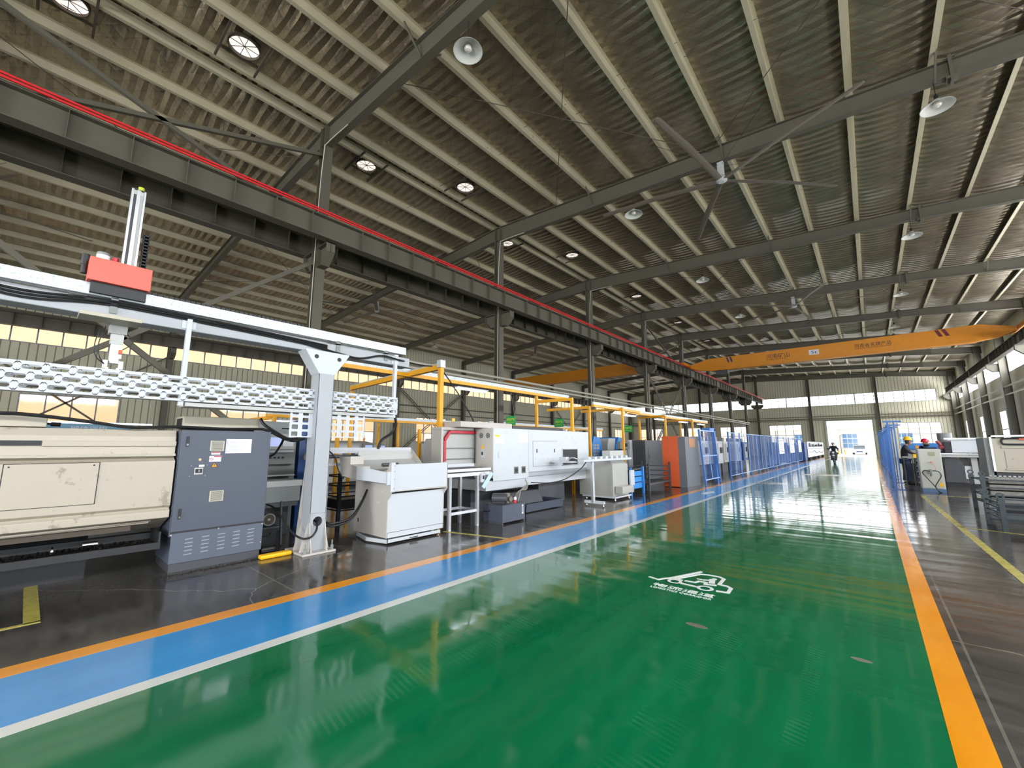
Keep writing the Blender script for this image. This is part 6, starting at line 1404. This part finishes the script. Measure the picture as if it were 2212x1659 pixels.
b = MB(); b.box(1.32,22.9,1.36,1.42,23.0,1.48); tag(b.build('amber_lamp_box', M('amber_box','e8952a',.4), bevel=.015), 'small amber box on a stand left of the red-helmeted worker', 'box')
b = MB(); b.box(1.35,22.93,0,1.39,22.97,1.36); tag(b.build('lamp_box_stand', black), 'thin black stand under the amber box', 'stand')
# rider on a scooter
sc = thing('motor_scooter', 'dark motor scooter coming down the aisle', 'scooter', (-2.43, 44.1, 0))
sx, sy = -2.43, 44.1
for dy in (-.62, .62):
    b = MB(); b.lathe((sx, sy+dy, .24), [(.13,-.04),(.2,-.05),(.24,-.03),(.24,.03),(.2,.05),(.13,.04),(.13,-.04)], 24, 0); o = b.build('wheel', blackr, sc, smooth=True); b = MB(); b.cyl((sx-.035,sy+dy,.24),(sx+.035,sy+dy,.24),.135,n=20); b.build('wheel_hub', mgrey, o)
b = MB(); b.prism([(sy-.2,.28),(sy+.7,.3),(sy+.95,.62),(sy+.8,.78),(sy+.1,.74),(sy+.0,.34)], 0, sx-.16, sx+.16); b.build('rear_body', black, sc, bevel=.04)
b = MB(); b.prism([(sy-.5,.28),(sy-.2,.28),(sy-.34,.95),(sy-.5,.98)], 0, sx-.2, sx+.2); b.build('front_shield', black, sc, bevel=.03)
boxo('footboard', dgrey, sc, sx-.18, sy-.3, .26, sx+.18, sy+.1, .3); b = MB(); b.prism([(sy+.02,.76),(sy+.8,.78),(sy+.78,.86),(sy+.1,.84)], 0, sx-.13, sx+.13); b.build('saddle', blackr, sc, bevel=.02)
b = MB(); b.cyl((sx,sy-.62,.24),(sx,sy-.42,1.0),.03,n=10); b.build('steering_stem', mgrey, sc); b = MB(); b.tube([(sx-.36,sy-.3,1.06),(sx-.2,sy-.4,1.04),(sx,sy-.42,1.0),(sx+.2,sy-.4,1.04),(sx+.36,sy-.3,1.06)], .016, 8); b.build('handlebar', black, sc)
b = MB(); b.cyl((sx,sy-.52,.9),(sx,sy-.46,.9),.08,n=18); b.build('headlight', M('headlight_glass','d8dce0',.1), sc); boxo('number_plate', paper, sc, sx-.07, sy-.53, .62, sx+.07, sy-.515, .72)
for q in (-1, 1):
    b = MB(); b.cyl((sx+q*.25,sy-.38,1.05),(sx+q*.34,sy-.36,1.2),.007,n=6); b.cyl((sx+q*.34,sy-.37,1.22),(sx+q*.34,sy-.35,1.22),.05,n=14); b.build('mirror', black, sc)
b = MB(); b.prism([(sy-.86,.3),(sy-.4,.42),(sy-.4,.5),(sy-.8,.5)], 0, sx-.07, sx+.07); b.build('front_mudguard', black, sc, bevel=.02)
rd = thing('person', 'person in dark jacket riding the scooter toward the camera', 'person', (-2.43, 44.3, .8))
ry = sy+.32
skin_chain('dark_jacket', cloth_k, rd, [(sx,ry,.92),(sx,ry-.02,1.1),(sx,ry-.06,1.28),(sx,ry-.1,1.38),(sx,ry-.12,1.44),(sx-.19,ry-.1,1.34),(sx-.3,ry-.3,1.15),(sx-.3,ry-.54,1.1),(sx+.19,ry-.1,1.34),(sx+.3,ry-.3,1.15),(sx+.3,ry-.54,1.1)],
 [(0,1),(1,2),(2,3),(3,4),(3,5),(5,6),(6,7),(3,8),(8,9),(9,10)], [(.16,.13),(.16,.12),(.18,.12),(.13,.1),.06,.07,.055,.042,.07,.055,.042])
skin_chain('dark_trousers', cloth_k, rd, [(sx,ry,.92),(sx-.12,ry-.08,.9),(sx-.2,ry-.45,.84),(sx-.16,ry-.38,.38),(sx+.12,ry-.08,.9),(sx+.2,ry-.45,.84),(sx+.16,ry-.38,.38)], [(0,1),(1,2),(2,3),(0,4),(4,5),(5,6)], [(.15,.12),.095,.075,.055,.095,.075,.055])
for q in (-1, 1): skin_chain('shoe', blackr, rd, [(sx+q*.14,ry-.32,.35),(sx+q*.14,ry-.42,.345),(sx+q*.14,ry-.52,.335)], [(0,1),(1,2)], [(.04,.045),(.045,.04),(.04,.03)])
skin_chain('neck', skin, rd, [(sx,ry-.12,1.42),(sx,ry-.13,1.5)], [(0,1)], [.052,.05]); hd = head(rd, (sx,ry-.14,1.58), (0,-1,0))
b = MB(); b.lathe((sx,ry-.12,1.60), [(.001,.12),(.05,.11),(.085,.07),(.1,.0),(.09,-.04)], 20); b.build('dark_cap', cloth_k, hd, smooth=True)
for q in (-1, 1): hand(rd, (sx+q*.3,ry-.56,1.1), (0,-1,-.2), (0,0,-1), curl=1.0)

# ================================================================== FLOOR EMBLEM
emb = thing('floor_emblem', 'white forklift pictogram with corridor lettering painted on the green floor', 'floor marking', (-1.65, 4.9, .004))
fw_ = M('emblem_white','dfe2df',.25,0,.05,6)
STR = [0]
def stroke(nm, pts, w_):
    b = MB()
    for i, (p, q) in enumerate(zip(pts[:-1], pts[1:])):
        STR[0] += 1; P_, Q_ = Vector((p[0],p[1],.005+.00012*(STR[0] % 23))), Vector((q[0],q[1],.005+.00012*(STR[0] % 23))); d = (Q_-P_).normalized()*w_*.3; b.bar(P_-d, Q_+d, w_, .0036)
    b.build(nm, fw_, emb)
def ringp(nm, cx_, cy_, r0, r1, a0=0, a1=2*PI):
    n = 30; b = MB(); z = .0101
    A = [b.bm.verts.new((cx_+r0*math.cos(a0+(a1-a0)*i/n), cy_+r0*math.sin(a0+(a1-a0)*i/n), z)) for i in range(n+1)]; Bv = [b.bm.verts.new((cx_+r1*math.cos(a0+(a1-a0)*i/n), cy_+r1*math.sin(a0+(a1-a0)*i/n), z)) for i in range(n+1)]
    for i in range(n): b.bm.faces.new((A[i], A[i+1], Bv[i+1], Bv[i]))
    b.build(nm, fw_, emb)
stroke('fork_and_mast', [(-2.08,4.85),(-1.97,4.82),(-1.93,4.90),(-1.89,4.95),(-1.69,5.43)], .035)
stroke('mast_and_cab_roof', [(-1.84,4.95),(-1.67,5.33),(-1.58,5.36),(-1.47,5.36),(-1.41,5.31),(-1.40,5.08)], .035)
stroke('body_outline', [(-1.40,5.08),(-1.32,5.07),(-1.27,5.02),(-1.26,4.86),(-1.36,4.84)], .035)
stroke('front_body', [(-1.87,4.98),(-1.76,4.96)], .03); stroke('seat_line', [(-1.72,4.97),(-1.62,4.98),(-1.60,5.05),(-1.52,5.05),(-1.52,4.98),(-1.42,5.02)], .028)
stroke('chassis_line', [(-1.73,4.85),(-1.57,4.84)], .03)
ringp('front_wheel', -1.80, 4.86, .045, .078); ringp('rear_wheel', -1.475, 4.835, .048, .085)
b = MB(); b.lathe((-1.49,5.24,.005), [(.001,.002),(.026,.002),(.026,0)], 20); b.build('driver_head', fw_, emb)
stroke('driver_body', [(-1.5,5.19),(-1.475,5.08)], .06); stroke('driver_arm', [(-1.5,5.17),(-1.57,5.13),(-1.64,5.13)], .02)
text('emblem_lettering', '\u7269\u6d41\u901a\u9053', .12, (-1.955, 4.60, .0055), (1,0,0), (0,1,0), fw_, emb, width=.62, height=.10)
text('emblem_lettering', 'LOGISTICS CORRIDOR', .05, (-1.945, 4.525, .0055), (1,0,0), (0,1,0), fw_, emb, width=.61, height=.045)
ar = thing('floor_arrow', 'small white arrow painted on the blue walkway', 'floor marking', (-4.1, 14.5, .004))
b = MB(); b.prism([(-4.18,13.9),(-4.02,13.9),(-4.02,14.4),(-3.9,14.4),(-4.1,15.0),(-4.3,14.4),(-4.18,14.4)], 2, .004, .0065); b.build('arrow', fw_, ar)

# ================================================================== OUTSIDE
b = MB(); b.box(-60, YE+.12, -.3, 60, 140, -.02); struct('floor_yard', b, M('yard_concrete','cfc8bb',.8,0,.08,.5))
ob = thing('office_building', 'pale tiled building with blue windows seen through the open gate', 'building', (-2, 97, 0))
wallm = M('pale_tile','dccfc2',.7,0,.05,.6)
boxo('facade', wallm, ob, -40, 96, -.02, 26, 104, 4.3); boxo('parapet', M('parapet_white','efece8',.7), ob, -40, 95.8, 4.3, 26, 104, 7.5)
for i, x in enumerate((-18, -10.9, -3.75, 3.4, 10.6)):
    o = boxo('window_frame', white, ob, x-.1, 95.95, .95, x+2.15, 96.0, 3.55)
    for a in range(3):
        for c in range(3): boxo('window_pane', M('blue_glass','4a6f96',.15,0,.25,1.5), o, x+a*.7, 95.93, 1.05+c*.85, x+a*.7+.6, 95.95, 1.05+c*.85+.72)
for i, x in enumerate((.8, -14)): 
    b = MB(); b.cyl((x, 95.9, 0), (x, 95.9, 7), .07, n=10); b.build('downpipe', mgrey, ob)
boxo('grey_pier', M('pier_grey','c2c4c8',.7), ob, -5.9, 94.8, -.02, -4.3, 95.95, 6.5)
lp = thing('yard_lamp', 'slim dark yard lamp post before the office building', 'lamp post', (-4.0, 93, 0))
b = MB(); b.tube([(-4.0,93,0),(-4.0,93,2.9),(-3.95,93,3.15),(-3.75,93,3.2)], .04, 8); b.build('lamp_pole', rust, lp); boxo('lamp_head', mgrey, lp, -3.85, 92.85, 3.12, -3.5, 93.15, 3.2)
car0 = thing('parked_car', 'x', 'car', (0,0,0), 'parked white cars in the yard')
carw = M('car_white','e9e9ec',.2,0,.02,3)
b = MB()
secs = [(-2.1,.82,.35,.62),(-2.0,.86,.3,.78),(-1.0,.88,.28,.92),(0,.88,.28,.95),(1.3,.88,.28,.95),(2.1,.85,.3,.9),(2.2,.8,.4,.8)]
R = [[(-w_, y, z0), (w_, y, z0), (w_*1.02, y, (z0+z1)/2), (w_*.93, y, z1), (-w_*.93, y, z1), (-w_*1.02, y, (z0+z1)/2)] for y, w_, z0, z1 in secs]
b.rings(R); b.build('car_body', carw, car0, smooth=True, bevel=.03)
b = MB(); R = [[(-w_, y, .9), (w_, y, .9), (w_*.8, y2, z1), (-w_*.8, y2, z1)] for y, y2, w_, z1 in ((-1.15,-.4,.8,1.42),(1.6,1.2,.8,1.42))]
b.bm.free(); b = MB(); b.prism([(-1.15,.9),(1.7,.92),(1.25,1.42),(.3,1.5),(-.35,1.44)], 0, -.72, .72); b.build('cabin_glass', glassd, car0, bevel=.03)
b = MB(); b.prism([(-.45,1.43),(.3,1.5),(1.3,1.42),(1.3,1.46),(.3,1.54),(-.45,1.47)], 0, -.66, .66); b.build('roof', carw, car0)
for x_ in (-.8, .8):
    for y_ in (-1.35, 1.4):
        b = MB(); b.cyl((x_-.1, y_, .33), (x_+.1, y_, .33), .33, n=22); b.build('wheel', blackr, car0)
for q in (-1, 1): boxo('headlamp', M('headlight_glass','d8dce0',.1), car0, q*.5-.16, -2.13, .6, q*.5+.16, -2.05, .72)
boxo('grille', inkd, car0, -.4, -2.14, .4, .4, -2.08, .55); boxo('number_plate', M('plate_blue','2a55a8',.4), car0, -.2, -2.16, .42, .2, -2.14, .52)
for i, (x, y) in enumerate([(-1.5, 90.5), (2.6, 90.2), (-5.2, 90.8), (-10, 90.5), (7, 90.5)]):
    lb = 'white car parked outside, ' + ['in the middle of the open gate','at the right side of the open gate','behind the scooter rider','seen through the window left of the gate','seen through the window right of the gate'][i]
    if i == 0: car0.location = (x, y, -.02); car0['label'] = lb
    else: dup(car0, (x, y, -.02), lb)
bo0 = None
for i, x in enumerate((-4.2, -3.4, .7, 4.6)):
    th = thing('yard_bollard', 'yellow and red parking post, %s from the left' % ORD[i], 'bollard', (x, 89.0, -.02), 'parking posts between the cars')
    b = MB(); b.cyl((x, 89.0, -.02), (x, 89.0, .75), .07, n=12); b.build('post', yellow_b, th); b = MB(); b.cyl((x, 89.0, .5), (x, 89.0, .62), .073, n=12); b.build('red_band', red_rail, th)
for i, (x, y, s_) in enumerate([(13.5, 45, 1), (13.8, 54, 1.2)]):
    th = thing('yard_tree', 'yellow-green tree outside the right windows, %s' % ['nearer','farther'][i], 'tree', (x, y, -.02)); b = MB(); b.cyl((x,y,-.02),(x,y,2.2),.12,.07,8); b.build('trunk', rust, th)
    b = MB(); r_ = random.Random(i)
    for j in range(260):
        a = Vector((r_.gauss(0,1), r_.gauss(0,1), r_.gauss(0,1))).normalized()*r_.uniform(.6,1.3)*s_; c = Vector((x,y,2.9))+a; u_ = Vector((r_.gauss(0,1), r_.gauss(0,1), r_.gauss(0,1))).normalized()*.22; v_ = a.cross(u_).normalized()*.2; b.quad(c-u_, c-v_, c+u_, c+v_)
    b.build('foliage', M('leaf_green','a9b43a',.7), th)
b = MB(); b.box(XR+.2, YS-5, -.3, 60, YE+.12, -.02); struct('floor_yard_right', b, MC['yard_concrete'])

nw = thing('neighbour_building', 'long peach rendered building seen through the left windows', 'building', (-44, 25, 0))
boxo('rendered_wall', M('peach_render','f0c49a',.8,0,.1,.5,bump=.4,bscale=6), nw, -48, -60, -.02, -44, 120, 10.5)
boxo('plinth_band', M('stone_plinth','c7a58a',.8,0,.3,1.2), nw, -44, -60, -.02, -43.9, 120, 1.2)
b = MB(); b.box(-60, YS-40, -.3, XL-.2, YE+.12, -.02); struct('floor_yard_left', b, MC['yard_concrete'])
